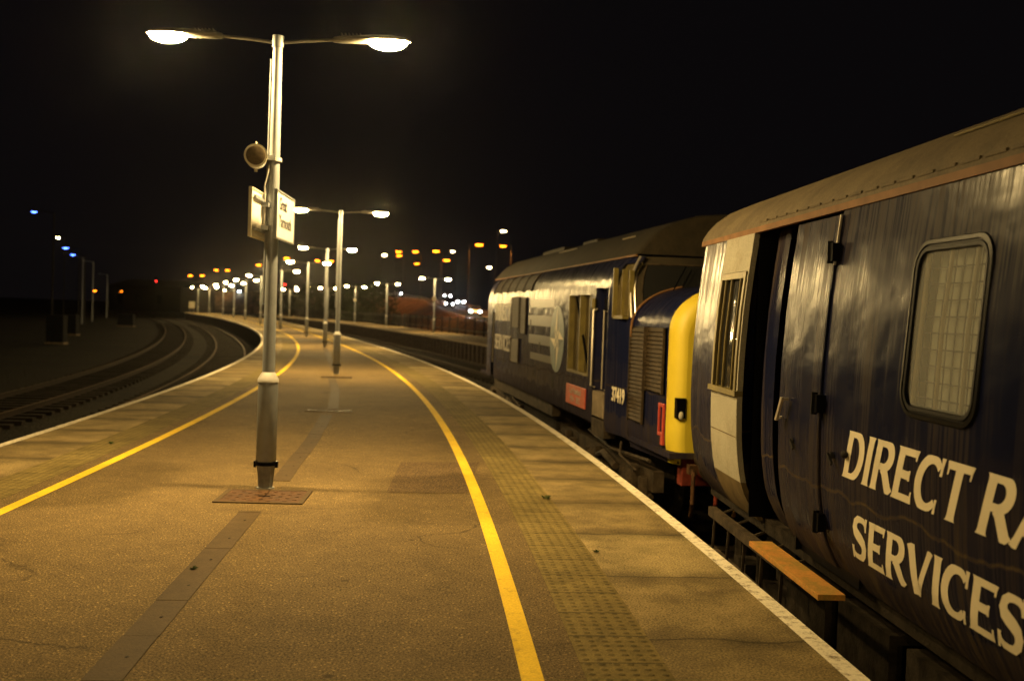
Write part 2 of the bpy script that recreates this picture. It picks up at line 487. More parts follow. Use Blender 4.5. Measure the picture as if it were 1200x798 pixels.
def empty(name, loc=(0, 0, 0), rz=0.0):
    o = bpy.data.objects.new(name, None); COL.objects.link(o)
    o.location = loc; o.rotation_euler = (0, 0, rz); o.empty_display_size = 0.2
    return o


def copy_tree(o, parent=None):
    kids = list(o.children)
    c = o.copy(); COL.objects.link(c)
    if parent is not None:
        c.parent = parent
    for k in kids:
        copy_tree(k, c)
    return c


# ------------------------------------------------------------------ curved platform edges (x as a function of Y)
CR = [19.5178, -75.3304, 93.2238, -27.9406, -28.8172, -4.8455, 1.9611]
CL = [5.4823, -26.8105, 46.0567, -26.0334, -18.4625, -3.2637, -4.8798]


def pv(c, Y):
    t = Y / 100.0; a = 0
    for k in c:
        a = a * t + k
    return a


def edge(c, Y, off):         # off > 0 : to the right (+x) of the curve
    h = 0.05
    dx = (pv(c, Y + h) - pv(c, Y - h)) / (2 * h)
    L = math.hypot(1, dx)
    return Vector((pv(c, Y) + off / L, Y - off * dx / L, 0))


def tang(c, Y):
    h = 0.05
    dx = (pv(c, Y + h) - pv(c, Y - h)) / (2 * h)
    return Vector((dx, 1, 0)).normalized()


def ysamp(y0=-24.0, y1=160.0):
    ys = []; y = y0
    while y < y1:
        ys.append(y); y += 0.5 if y < 40 else 1.5
    return ys + [y1]


YS = ysamp()


def arc(c, ys):
    s = [0.0]
    for i in range(1, len(ys)):
        s.append(s[-1] + (edge(c, ys[i], 0) - edge(c, ys[i - 1], 0)).length)
    return s


def ribbon(mb, c, o0, o1, z0, z1=None, ys=YS, nsub=1, uvscale=1.0):
    z1 = z0 if z1 is None else z1
    S = arc(c, ys); rows, uvs = [], []
    for y, s_ in zip(ys, S):
        row, ur = [], []
        for k in range(nsub + 1):
            t = k / nsub; o_ = o0 + (o1 - o0) * t
            p = edge(c, y, o_); p.z = z0 + (z1 - z0) * t
            row.append(p); ur.append((s_, abs(o_ - o0)))
        rows.append(row); uvs.append(ur)
    return mb.grid(rows, uvs, flip=(o1 < o0))


# ------------------------------------------------------------------ setting
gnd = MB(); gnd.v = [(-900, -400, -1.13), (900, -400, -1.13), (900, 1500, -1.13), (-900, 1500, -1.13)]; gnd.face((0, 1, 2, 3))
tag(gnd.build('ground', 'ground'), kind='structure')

# island platform: top is made of abutting strips
mb = MB()
rows = []
for y in YS:
    a = edge(CL, y, 1.30); b_ = edge(CR, y, -1.30)
    rows.append([a.lerp(b_, k / 6) for k in range(7)])
mb.grid(rows)
tag(mb.build('platform', 'asphalt'), kind='structure')
mb = MB(); ribbon(mb, CR, -0.10, -0.90, 0); ribbon(mb, CL, 0.10, 0.90, 0)
tag(mb.build('platform_coping', 'coping'), kind='structure')
mb = MB(); ribbon(mb, CR, -0.90, -1.30, 0.002); ribbon(mb, CL, 0.90, 1.30, 0.002)
tag(mb.build('tactile_paving', 'tactile'), kind='structure')
mb = MB()
for c, sg in ((CR, -1), (CL, 1)):
    ribbon(mb, c, 0, sg * 0.10, 0); ribbon(mb, c, 0, 0.0001 * sg, -0.09, 0); ribbon(mb, c, sg * 0.12, 0, -0.09)
tag(mb.build('platform_edge_line', 'white_edge'), kind='structure')
mb = MB(); ribbon(mb, CR, -1.49, -1.59, 0.004); ribbon(mb, CL, 1.45, 1.55, 0.004)
tag(mb.build('yellow_safety_line', 'yellow_line'), kind='structure')
mb = MB(); ribbon(mb, CR, -0.12, -0.121, -1.13, -0.09); ribbon(mb, CL, 0.12, 0.121, -1.13, -0.09)
tag(mb.build('platform_wall', 'brick_wall'), kind='structure')

# opposite platform across the two right-hand tracks
YF = ysamp(-24, 160)
FO = 6.3
mb = MB(); ribbon(mb, CR, FO, FO + 3.6, 0, ys=YF, nsub=3)
tag(mb.build('far_platform', 'asphalt'), kind='structure')
mb = MB(); ribbon(mb, CR, FO - 0.14, FO, -0.1, ys=YF); ribbon(mb, CR, FO - 0.14, FO - 0.139, -0.1, 0.004, ys=YF); ribbon(mb, CR, FO - 0.14, FO + 0.02, 0.004, ys=YF)
tag(mb.build('far_platform_edge', 'concrete'), kind='structure')
mb = MB(); ribbon(mb, CR, FO, FO + 0.001, -1.13, -0.1, ys=YF)
for k in range(150):          # concrete trestle posts along the wall face
    y = 26 + k * 0.9
    p = edge(CR, y, FO - 0.05); t = tang(CR, y)
    mb.obox((p.x, p.y, -0.61), (0.14, 0.14, 1.02), (t, Vector((t.y, -t.x, 0)), Vector((0, 0, 1))))
tag(mb.build('far_platform_wall', 'brick_wall'), kind='structure')


# tracks
def track(c, off, y0=-24, y1=160, side=1, step=0.7):
    ys = ysamp(y0, y1)
    tr = empty('railway_track', (0, 0, 0)); tag(tr, kind='structure')
    for g in (-0.7525, 0.7525):
        r1 = MB()
        o_ = off + g
        ribbon(r1, c, o_ - 0.035, o_ + 0.035, -0.915, ys=ys)
        r1.build('rail_head', 'railtop', tr)
        r2 = MB()
        ribbon(r2, c, o_ - 0.036, o_ - 0.0355, -0.955, -0.916, ys=ys); ribbon(r2, c, o_ + 0.036, o_ + 0.0355, -0.955, -0.916, ys=ys)
        ribbon(r2, c, o_ - 0.012, o_ - 0.0115, -1.05, -0.95, ys=ys); ribbon(r2, c, o_ + 0.012, o_ + 0.0115, -1.05, -0.95, ys=ys)
        r2.build('rail', 'rail', tr)
    sl = MB(); y = y0
    while y < min(y1, 120):
        p = edge(c, y, off); t = tang(c, y)
        sl.obox((p.x, p.y, -1.105 + random.uniform(-.008, .008)), (0.25, 2.6, 0.12), (t, Vector((t.y, -t.x, 0)), Vector((0, 0, 1))))
        y += step
    sl.build('sleepers', 'sleeper', tr)
    return tr


track(CR, 1.50)
track(CR, 4.85)
track(CL, -1.50)
track(CL, -4.95)

# cable trough lids let into the asphalt, along the lamp line
TR = [(-1.15, 0.0), (-1.67, 4.25), (-1.98, 7.9)], [(-2.07, 9.3), (-2.35, 12.2), (-2.71, 15.2)], [(-2.78, 16.1), (-3.35, 19.6), (-4.02, 23.0)], [(-4.4, 25.6), (-6.6, 36.5), (-7.3, 40.0)]
mb = MB()
for seg in TR:
    for (x0, y0), (x1, y1) in zip(seg, seg[1:]):
        d = Vector((x1 - x0, y1 - y0, 0)); L = d.length; d.normalize(); nn = Vector((d.y, -d.x, 0))
        k = 0.0
        while k < L - 0.05:
            k2 = min(k + 0.60, L)
            c_ = Vector((x0, y0, 0)) + d * (k + k2) / 2
            mb.obox((c_.x + random.uniform(-.004, .004), c_.y, -0.012), (k2 - k - 0.005, 0.17, 0.030 + random.uniform(0, .003)), (d, nn, Vector((0, 0, 1))))
            k = k2
tag(mb.build('cable_trough', 'trough'), kind='structure')
mb = MB()      # lifting holes of the lids
for seg in TR[:2]:
    for (x0, y0), (x1, y1) in zip(seg, seg[1:]):
        L = math.hypot(x1 - x0, y1 - y0); k = 0.3
        while k < L:
            t = k / L
            mb.ell((x0 + (x1 - x0) * t + 0.02, y0 + (y1 - y0) * t, 0.0045), (0.010, 0.016, 0.002), 8, 3)
            k += 0.6
tag(mb.build('trough_lifting_holes', 'under'), kind='structure')

# luminaire shade painted on the asphalt as a darker sheet
mb = MB()
for (px, py) in ():
    pass
def shade_patch(name, pts, z, mat):
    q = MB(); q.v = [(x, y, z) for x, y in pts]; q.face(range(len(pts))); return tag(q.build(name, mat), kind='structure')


shade_patch('luminaire_shade_patch', [(-1.05, 8.9), (-0.35, 9.0), (-0.30, 10.9), (-1.12, 10.7)], 0.0030, 'shade_patch')


# ------------------------------------------------------------------ manhole, gullies
def manhole(cx, cy, rz):
    t = empty('manhole_cover', (cx, cy, 0.0), rz)
    f = MB()
    for a, b2 in (((-.36, -.30, 0), (.36, -.26, .010)), ((-.36, .26, 0), (.36, .30, .010)), ((-.36, -.26, 0), (-.32, .26, .010)), ((.32, -.26, 0), (.36, .26, .010))):
        f.box(a, b2)
    f.build('frame', 'trough', t)
    p = MB(); p.box((-.318, -.258, 0.001), (-.003, .258, .008)); p.box((.003, -.258, 0.001), (.318, .258, .008))
    for i in range(9):
        for j in range(7):
            if (i + j) % 2: p.box((-.29 + i * .068, -.225 + j * .068, .008), (-.255 + i * .068, -.205 + j * .068, .011))
    p.build('cover_plate', 'rust', t)
    h = MB(); h.box((-.05, -.015, .0085), (.05, .015, .012)); h.build('lifting_slot', 'black', t)
    return t


tag(manhole(-2.02, 8.50, 0.06), 'rusty steel manhole cover at the foot of the tall nearest lamp post', 'manhole cover')


def gully(cx, cy, L, W, rz, label):
    t = empty('drain_grate', (cx, cy, 0), rz)
    f = MB(); f.box((-L / 2, -W / 2, 0), (L / 2, -W / 2 + .025, .012)); f.box((-L / 2, W / 2 - .025, 0), (L / 2, W / 2, .012)); f.build('frame', 'trough', t)
    p = MB(); p.box((-L / 2 + .01, -W / 2 + .026, 0), (L / 2 - .01, W / 2 - .026, .0015)); p.build('pit', 'black', t)
    g = MB(); k = -L / 2 + .02
    while k < L / 2 - .02:
        g.box((k, -W / 2 + .026, .002), (k + .022, W / 2 - .026, .012)); k += .05
    g.build('bars', 'rust', t)
    tag(t, label, 'drain grate', 'grates crossing the cable trough line')


gully(-2.78, 15.75, 0.72, 0.30, 0.10, 'ribbed drain grate between the nearest and the second lamp post')
gully(-3.97, 23.35, 0.70, 0.30, 0.14, 'ribbed drain grate just in front of the second lamp post')


# weeds growing in the joints
def weed(x, y, s, label):
    q = MB()
    for k in range(26):
        a = random.uniform(0, 2 * PI); L = s * random.uniform(.4, 1.0); h = s * random.uniform(.15, .6)
        d = Vector((math.cos(a), math.sin(a), 0)); nn = Vector((-d.y, d.x, 0)) * s * .10
        i = len(q.v); o_ = d * s * .1
        q.v += [tuple(o_), tuple(o_ + d * L * .5 + nn + Vector((0, 0, h * .8))), tuple(d * L + Vector((0, 0, h))), tuple(o_ + d * L * .5 - nn + Vector((0, 0, h * .7)))]
        q.face((i, i + 1, i + 2, i + 3))
    tag(q.build('weed', 'weed', loc=(x, y, 0.002)), label, 'weed', 'weeds in the platform joints')


weed(0.345, 8.85, .06, 'small green weed in the joint between tactile strip and coping on the train side')
weed(0.62, 6.9, .035, 'tiny weed nearest the camera beside the tactile strip')
weed(-1.86, 6.1, .035, 'small weed growing at the side of the cable trough nearest the camera')
weed(-4.35, 7.65, .07, 'sprig of weed in the tactile strip on the left side of the platform')
weed(-4.4, 11.3, .05, 'dry tuft in the left tactile strip further along towards the tracks')


# ------------------------------------------------------------------ platform lamps
def make_lamp():
    t = empty('platform_lamp')
    q = MB(); q.tube([(0, 0, 0.90), (0, 0, 2.2), (0, 0, 3.86)], [.055, .049, .040], 20); q.build('post', 'galv', t, True)
    q = MB(); q.tube([(-.062, .0, 1.6), (-.056, 0, 2.6), (-.050, 0, 3.72)], .012, 8); q.build('conduit', 'galv', t, True)
    q = MB(); q.tube([(0, 0, .235), (0, 0, .25), (0, 0, .90), (0, 0, .93)], [.078, .086, .086, .086], 24, False); q.build('base_cover', 'galv', t, True)
    q = MB(); q.tube([(0, 0, .93), (0, 0, .955), (0, 0, 1.02)], [.090, .090, .052], 24); q.build('cover_cap', 'galv_cap', t, True)
    q = MB(); q.tube([(0, 0, 0.0), (0, 0, .012), (0, 0, .013), (0, 0, .22)], [.080, .080, .062, .082], 8); q.build('foot', 'foot_grey', t, True)
    q = MB(); q.tube([(0, 0, .205), (0, 0, .235)], .089, 20); q.box((-.104, -.02, .185), (-.085, .02, .24)); q.box((.085, -.02, .185), (.104, .02, .24))
    q.build('clamp_ring', 'black', t)
    q = MB(); q.tube([(0, 0, 3.82), (0, 0, 3.92)], .05, 16); q.build('top_socket', 'galv', t, True)
    for sg in (-1, 1):
        a = MB(); a.tube([(sg * .04, 0, 3.865), (sg * .22, 0, 3.885), (sg * .50, 0, 3.905)], .0135, 10); a.build('arm', 'arm_grey', t, True)
        hp = empty('lamp_head', (sg * .48, 0, 3.905), 0 if sg > 0 else PI); hp.parent = t
        h = MB()
        rows = []
        for x, wy, zt, zb in ((0, .022, .022, -.022), (.05, .045, .034, -.026), (.26, .075, .048, -.020), (.34, .085, .052, -.004), (.50, .085, .050, .004), (.62, .06, .034, .006), (.665, .02, .014, .008)):
            row = []
            for k in range(14):
                an = 2 * PI * k / 14
                cz, cy = math.sin(an), math.cos(an)
                row.append((x, wy * cy, (zt if cz > 0 else -zb) * cz))
            rows.append(row)
        h.grid(rows, close=True)
        i = len(h.v); h.v += rows[0]; h.face(range(i, i + 14)); i = len(h.v); h.v += rows[-1]; h.face(list(range(i, i + 14))[::-1])
        h.build('housing', 'arm_grey', hp, True)
        fz = MB()
        for k in range(6):
            fz.box((.07 + k * .032, -.050, .022), (.078 + k * .032, .050, .050))
        fz.build('cooling_fins', 'arm_grey', hp)
        g = MB(); g.ell((.47, 0, -.004), (.168, .088, .072), 16, 6, -PI / 2, 0.0)
        g.build('bowl', 'lamp_glass', hp, True)
    return t


proto = make_lamp()
LP = [(-2.11, 8.91, 'tall nearest platform lamp post carrying the speaker and the station name sign'),
      (-4.20, 24.6, 'second platform lamp post, standing behind the two drain grates'),
      (-7.40, 40.5, 'third lamp post along the middle of the island platform'),
      (-10.85, 54.0, 'fourth lamp post along the middle of the island platform'),
      (-15.4, 68.0, 'fifth lamp post, seen just right of the nearest one'),
      (-20.2, 82.0, 'sixth lamp post, seen just left of the nearest one'),
      (-25.6, 98.0, 'seventh lamp post down the curving island platform'),
      (-30.8, 113.0, 'eighth lamp post down the curving island platform'),
      (-36.8, 130.0, 'third lamp post from the far end of the island platform'),
      (-43.6, 147.0, 'last but one lamp post at the far end of the island platform'),
      (-48.6, 158.0, 'very last lamp post at the far end of the island platform'),
      (-1.50, -10.6, 'platform lamp post behind the photographer'),
      (-1.2, -24.5, 'second platform lamp post behind the photographer')]
for i, (x, y, lab) in enumerate(LP):
    o = proto if i == 0 else copy_tree(proto)
    t = tang(CR, max(-20, y)); rz = math.atan2(-t.x, t.y) if i else 0.0
    o.location = (x, y, 0); o.rotation_euler = (0, 0, rz * 0.8)
    tag(o, lab, 'lamp post', 'lamp posts along the island platform')


# lamps of the opposite platform
def far_pos(px, Y):
    return at(px, 380, Y).x


FL = [(505.5, 76, 'nearest lamp post of the opposite platform, beside the loco', 1),
      (448.5, 90, 'plain lamp post of the opposite platform, without a box', 0),
      (410.5, 107, 'opposite platform lamp post with a small white box, farther away', 1),
      (378.0, 122, 'opposite platform lamp post partly behind the second island post', 0),
      (333.0, 138, 'farthest lamp post of the opposite platform', 0)]
for px, Y, lab, bx in FL:
    o = copy_tree(proto); y = Y
    # stand it on the far platform
    best = min((abs(edge(CR, yy / 4, FO + 1.9).x / (yy / 4) - far_pos(px, Y) / Y), yy / 4) for yy in range(160, 620))
    p = edge(CR, best[1], FO + 1.9)
    t = tang(CR, p.y)
    o.location = (p.x, p.y, 0); o.rotation_euler = (0, 0, math.atan2(-t.x, t.y))
    tag(o, lab, 'lamp post', 'lamp posts on the opposite platform')
    if bx:
        q = MB(); q.tube([(0, -.22, 0), (0, -.02, 0)], [.16, .12], 14); q.tube([(0, -.02, -.05), (0, -.02, .05)], .08, 10)
        tag(q.build('loudspeaker', 'cream', loc=(p.x, p.y - .06, 2.45)), 'small white speaker on ' + ('the nearest' if Y < 80 else 'a farther') + ' lamp post of the opposite platform', 'speaker', 'speakers on the opposite platform')

# ------------------------------------------------------------------ speaker and name boards on the nearest post
PX, PY = -2.11, 8.91
sp = empty('loudspeaker', (PX - .135, PY - .10, 2.86), math.radians(-78))   # local +x is where it points
q = MB(); q.tube([(-.13, 0, 0), (-.10, 0, 0), (.10, 0, 0), (.115, 0, 0)], [.070, .088, .098, .098], 26); q.build('drum', 'cream', sp, True)
q = MB(); q.tube([(.112, 0, 0), (.120, 0, 0), (.124, 0, 0)], [.082, .080, .06], 26); q.build('grille', 'grille', sp, True)
q = MB(); q.tube([(-.02, 0, .105), (-.02, 0, .125), (.02, 0, .125), (.02, 0, .105)], .008, 6); q.tube([(0, 0, -.105), (0, 0, -.125)], .014, 8); q.build('pivot', 'cream', sp)
q = MB(); q.box((-.09, .09, -.02), (.03, .16, .02)); q.build('bracket', 'galv', sp)
tag(sp, 'round cream drum speaker clamped high on the nearest lamp post', 'speaker')
q = MB(); q.tube([(PX, PY, 2.84), (PX, PY, 2.87)], .062, 18)
q.tube([(PX - .03, PY - .05, 2.80), (PX - .066, PY - .06, 2.62), (PX - .058, PY - .055, 2.45), (PX - .07, PY - .05, 2.2)], .006, 6)
tag(q.build('speaker_cable', 'galv_cap'), 'pale cable and strap running down the post below the drum speaker', 'cable')


def text_mesh(s, size, mat, parent, mtx, name='lettering', ext=.002, sx=1.0, align='CENTER', spacing=1.0, bold=0.0):
    cu = bpy.data.curves.new(name, 'FONT'); cu.body = s; cu.size = size; cu.extrude = ext; cu.align_x = align
    cu.space_line = spacing; cu.offset = bold; cu.resolution_u = 3
    to = bpy.data.objects.new('tmp', cu); COL.objects.link(to)
    dg = bpy.context.evaluated_depsgraph_get(); dg.update()
    me = bpy.data.meshes.new_from_object(to.evaluated_get(dg))
    bpy.data.objects.remove(to)
    me.transform(mtx @ Matrix.Diagonal((sx, 1, 1, 1)))
    me.materials.clear(); me.materials.append(M[mat]); me.name = name
    o = bpy.data.objects.new(name, me); COL.objects.link(o)
    if parent: o.parent = parent
    return o


def sign(x0, y0, y1, zc, framed, label):
    s = empty('station_sign', (x0, (y0 + y1) / 2, zc), math.radians(2.5)); L = y1 - y0; h = .19
    q = MB(); q.box((-.008, -L / 2, -h), (.008, L / 2, h)); q.build('board', 'sign_face', s)
    fr = MB(); e = .014
    for a, b2 in (((-.014, -L / 2 - e, -h - e), (.014, L / 2 + e, -h)), ((-.014, -L / 2 - e, h), (.014, L / 2 + e, h + e)), ((-.014, -L / 2 - e, -h), (.014, -L / 2, h)), ((-.014, L / 2, -h), (.014, L / 2 + e, h))):
        fr.box(a, b2)
    fr.build('frame', 'galv' if not framed else 'cream', s)
    # faces +x: text reads along +y
    mt4 = Matrix.Translation((.0085, -.30, .05)) @ Matrix.Rotation(PI / 2, 4, 'Z') @ Matrix.Rotation(PI / 2, 4, 'X')
    if not framed:
        text_mesh('Great\nYarmouth', .145, 'sign_text', s, mt4, align='LEFT', spacing=1.0, bold=.002)
    else:
        mt4 = Matrix.Translation((-.0085, .30, .05)) @ Matrix.Rotation(-PI / 2, 4, 'Z') @ Matrix.Rotation(PI / 2, 4, 'X')
        text_mesh('Great\nYarmouth', .145, 'sign_text', s, mt4, align='LEFT', spacing=1.0, bold=.002)
        q = MB(); q.box((.014, -L / 2 + .06, h - .07), (.03, L / 2, h - .045)); q.box((.014, -L / 2 + .06, -h + .045), (.03, L / 2, -h + .07)); q.build('back_rail', 'galv', s)
    q = MB(); sgn = 1 if framed else -1
    for zz in (.08, -.12): q = MB(); q.box((min(0, sgn * .07), -.03, zz), (max(0, sgn * .07), .03, zz + .04)); q.build('bracket', 'galv', s)
    tag(s, label, 'station sign', 'station name boards on the nearest lamp post')


sign(-2.015, 8.52, 9.35, 2.36, False, 'white Great Yarmouth name board facing the train side of the post')
sign(-2.20, 8.42, 9.25, 2.36, True, 'name board seen from its framed back, facing the left-hand tracks')

# ------------------------------------------------------------------ glyph strokes for the train lettering
def arcp(cx, cy, rx, ry, a0, a1, n=14):
    return [(cx + rx * math.cos(math.radians(a0 + (a1 - a0) * k / n)), cy + ry * math.sin(math.radians(a0 + (a1 - a0) * k / n))) for k in range(n + 1)]


def stem(x, y0=0, y1=1, w=.17):
    ys = [y0, y0 + .03, y0 + .10] + [y0 + .1 + (y1 - y0 - .2) * k / 6 for k in range(1, 6)] + [y1 - .10, y1 - .03, y1]
    ws = [w * 1.42, w * 1.14, w * 1.0] + [w] * 5 + [w * 1.0, w * 1.14, w * 1.42]
    return [(x, y) for y in ys], ws


def bar(x0, x1, y, w=.115):
    return [(x0 + (x1 - x0) * k / 4, y) for k in range(5)], [w] * 5


def ser(x, y0, y1, w0, w1):
    return [(x, y0), (x, (y0 + y1) / 2), (x, y1)], [w0, (w0 + w1) / 2.6, w1]


def diag(p, q, w=.16):
    pts = [(p[0] + (q[0] - p[0]) * k / 6, p[1] + (q[1] - p[1]) * k / 6) for k in range(7)]
    return pts, [w * 1.25, w, w, w, w, w, w * 1.3]


def bowl(cy, r, x=.40, rx=.33):
    p = [(.10, cy + r), (.25, cy + r)] + arcp(x, cy, rx, r, 90, -90) + [(.25, cy - r), (.10, cy - r)]
    ws = [.10, .10] + [.10 + .075 * math.sin(math.pi * k / 14) for k in range(15)] + [.10, .10]
    return p, ws


G = {
    'D': (.92, [stem(.16), bowl(.5, .45, .42, .37)]),
    'I': (.36, [stem(.18)]),
    'R': (.90, [stem(.16), bowl(.72, .23, .44, .26), diag((.46, .49), (.84, .0), .17)]),
    'E': (.80, [stem(.16), bar(.16, .70, .945), bar(.16, .56, .50), bar(.16, .72, .055), ser(.72, 1.0, .80, .10, .035), ser(.74, 0, .22, .10, .035), ser(.57, .60, .40, .05, .05)]),
    'C': (.90, [(arcp(.47, .5, .38, .445, 42, 318, 22), [.10 + .075 * abs(math.sin(math.radians((42 + 276 * k / 22) / 2))) ** 3 for k in range(23)]), ser(.80, 1.0, .68, .09, .06), ser(.80, 0.0, .26, .06, .06)]),
    'T': (.84, [stem(.42, 0, .93), bar(.04, .80, .945), ser(.065, 1.0, .76, .09, .03), ser(.775, 1.0, .76, .09, .03)]),
    'A': (.94, [diag((.46, .99), (.08, 0), .12), diag((.48, .99), (.86, 0), .18), bar(.22, .72, .30, .10)]),
    'L': (.76, [stem(.16), bar(.16, .68, .055), ser(.70, 0, .24, .10, .035)]),
    'V': (.92, [diag((.10, 1.0), (.46, .02), .18), diag((.84, 1.0), (.46, .02), .12)]),
    'S': (.76, [([(.66, .74), (.62, .86), (.52, .925), (.38, .945), (.24, .92), (.14, .84), (.12, .72), (.18, .62), (.32, .55), (.46, .49), (.58, .42), (.64, .31), (.62, .18), (.52, .08), (.38, .055), (.22, .075), (.12, .15), (.08, .28)],
               [.05, .08, .10, .11, .12, .14, .16, .17, .175, .175, .17, .16, .14, .12, .11, .10, .08, .05]), ser(.66, 1.0, .70, .08, .05), ser(.09, 0.0, .30, .05, .08)]),
}


def lettering(word, s0, s1, z0, z1, prof, name, mat, parent, gap=.045, lift=.0015, bold=1.40, slant=0.0):
    """word runs from s0 (start) towards s1 along the side, between heights z0..z1, laid on the curved skin prof(z)"""
    tot = sum(G[c][0] for c in word) + gap * (len(word) - 1)
    k = (s1 - s0) / tot; hz = z1 - z0
    mb = MB(); x = 0.0; lay = 0
    for c in word:
        wd, strokes = G[c]
        for pts, ws in strokes:
            lay += 1; lf = lift + (lay % 5) * .0003
            rows = []
            for j, (a, b2) in enumerate(pts):
                p0 = pts[max(0, j - 1)]; p1 = pts[min(len(pts) - 1, j + 1)]
                dx, dy = p1[0] - p0[0], p1[1] - p0[1]; L = math.hypot(dx, dy) or 1
                wk = ws[j] * bold; nx, ny = -dy / L * wk / 2, dx / L * wk / 2
                row = []
                for (u, v_) in ((a + nx, b2 + ny), (a, b2), (a - nx, b2 - ny)):
                    v_ = min(1.0, max(0.0, v_))
                    z = z0 + v_ * hz
                    row.append((s0 + (x + u) * k - slant * v_ * hz, prof(z) + lf, z))
                rows.append(row)
            mb.grid(rows)
        x += wd + gap
    return mb.build(name, mat, parent)


# ------------------------------------------------------------------ train helpers (local x along, y outwards to the platform, z from platform level)
def interp(tab):
    def f(z):
        if z <= tab[0][0]: return tab[0][1]
        for (a, b2), (c, d) in zip(tab, tab[1:]):
            if z <= c:
                t = (z - a) / (c - a); return b2 + (d - b2) * t
        return tab[-1][1]
    return f


def smoothprof(tab):
    f = interp(tab)
    return lambda z: (f(z - .06) + f(z) * 2 + f(z + .06)) / 4


def skin(mb, s0, s1, z0, z1, prof, off=0.0, ds=.5, dz=.08, thick=0.0):
    ns = max(1, int(abs(s1 - s0) / ds)); nz = max(1, int((z1 - z0) / dz))
    rows = [[(s0 + (s1 - s0) * i / ns, prof(z0 + (z1 - z0) * j / nz) + off, z0 + (z1 - z0) * j / nz) for j in range(nz + 1)] for i in range(ns + 1)]
    mb.grid(rows, flip=(s1 > s0))
    if thick:
        back = [[(a, b2 - thick, c) for a, b2, c in r] for r in rows]
        mb.grid([[p for p in rows[0]], [p for p in back[0]]]); mb.grid([[p for p in back[-1]], [p for p in rows[-1]]])
        mb.grid([[r[0] for r in back], [r[0] for r in rows]]); mb.grid([[r[-1] for r in rows], [r[-1] for r in back]])
    return mb


def rrect(cx, cz, w_, h_, r, n=5):
    pts = []
    for (sx, sz, a0) in ((1, 1, 0), (-1, 1, 90), (-1, -1, 180), (1, -1, 270)):
        for k in range(n + 1):
            a = math.radians(a0 + 90 * k / n)
            pts.append((cx + sx * (w_ / 2 - r) + r * math.cos(a), cz + sz * (h_ / 2 - r) + r * math.sin(a)))
    return pts


# ------------------------------------------------------------------ the coach
DZ = 0.915
CO = (1.92, 3.9); CA = math.atan2(0.99840185, -0.05651331)
coach = empty('railway_coach', (CO[0], CO[1], -DZ), CA)
tag(coach, 'navy blue passenger coach with cream lettering, filling the right of the view', 'railway coach')


def lift(o):
    o.location.z += DZ
    return o


cp = smoothprof([(.10, -.17), (.20, -.085), (.30, -.02), (.45, .040), (.70, .075), (1.0, .086), (1.35, .080), (1.7, .060), (2.0, .030), (2.24, 0)])
E0, E1 = -15.0, 5.02
WS0, WS1, WZ0, WZ1 = .11, .80, 1.20, 1.99
q = MB()
skin(q, E0, -6.0, .20, 2.24, cp, ds=1); skin(q, -6.0, -.0, .20, 2.24, cp, ds=.5)
ws0, ws1, wz0, wz1 = WS0 + .04, WS1 - .04, WZ0 + .04, WZ1 - .04
skin(q, 0, ws0, .20, 2.24, cp); skin(q, ws0, ws1, .20, wz0, cp); skin(q, ws0, ws1, wz1, 2.24, cp); skin(q, ws1, 1.795, .20, 2.24, cp, ds=.3)
skin(q, 3.00, 3.26, .20, 2.24, cp, -.11)           # inner folded panel within the doorway
skin(q, 4.22, 4.92, .16, 2.24, cp, ds=.2)
# rounded corner to the end, then the end wall
rows = []
for k in range(7):
    a = PI / 2 * k / 6
    rows.append([(4.92 + .10 * math.sin(a), cp(.16 + 2.08 * j / 20) - .10 * (1 - math.cos(a)), .16 + 2.08 * j / 20) for j in range(21)])
q.grid(rows, flip=True)
q.grid([[(5.02, cp(.16 + 2.08 * j / 20) - .10, .16 + 2.08 * j / 20) for j in range(21)], [(5.02, -2.6, .16 + 2.08 * j / 20) for j in range(21)]], flip=True)
q.box((E0, -2.70, .2), (E1 - .05, -2.66, 2.24))
lift(q.build('body', 'coach_blue', coach, True))
q = MB(); q.box((E0, -2.64, .10), (4.95, -.13, .20)); lift(q.build('floor', 'under', coach))
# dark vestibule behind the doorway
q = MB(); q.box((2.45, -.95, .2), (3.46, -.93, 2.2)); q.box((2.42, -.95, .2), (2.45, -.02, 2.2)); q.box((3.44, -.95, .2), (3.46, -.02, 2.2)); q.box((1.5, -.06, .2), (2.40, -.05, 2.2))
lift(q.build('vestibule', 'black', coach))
# mesh screen glimpsed inside
q = MB()
for k in range(9): q.tube([(2.62 + k * .028, -.10, 1.25), (2.62 + k * .028, -.10, 2.16)], .002, 4)
for k in range(22): q.tube([(2.60, -.10, 1.27 + k * .042), (2.86, -.10, 1.27 + k * .042)], .002, 4)
lift(q.build('mesh_screen', 'cabinet', coach))
# door leaf
d = lift(skin(MB(), 1.81, 2.50, .22, 2.21, cp, .012, ds=.2, thick=.045).build('door', 'coach_blue', coach, True))
q = MB(); q.tube([(2.41, cp(1.02) + .02, 1.02), (2.41, cp(1.0) + .05, 1.01), (2.31, cp(1.15) + .052, 1.14), (2.31, cp(1.15) + .02, 1.14)], .010, 8)
q.obox((2.36, cp(1.07) + .056, 1.075), (.032, .014, .18), (Vector((1, 0, 0)), Vector((0, 1, 0)), Vector((-.55, 0, .83)).normalized()))
q.build('door_handle', 'steel', d)
for (s_, z_) in ((2.22, .90), (1.60, .90)):
    q = MB(); q.tube([(s_, cp(z_), z_), (s_, cp(z_) + .02, z_)], .018, 10); q.obox((s_ - .02, cp(z_) + .026, z_ - .02), (.075, .012, .02), (Vector((.8, 0, .6)), Vector((0, 1, 0)), Vector((-.6, 0, .8))))
    if s_ > 2: q.build('door_lock', 'darkmetal', d)
    else: lift(q.build('bolt_handle', 'darkmetal', coach))
q = MB(); q.ell((1.41, cp(.93) + .012, .93), (.035, .016, .022), 10, 5); lift(q.build('lock_cover', 'darkmetal', coach, True))
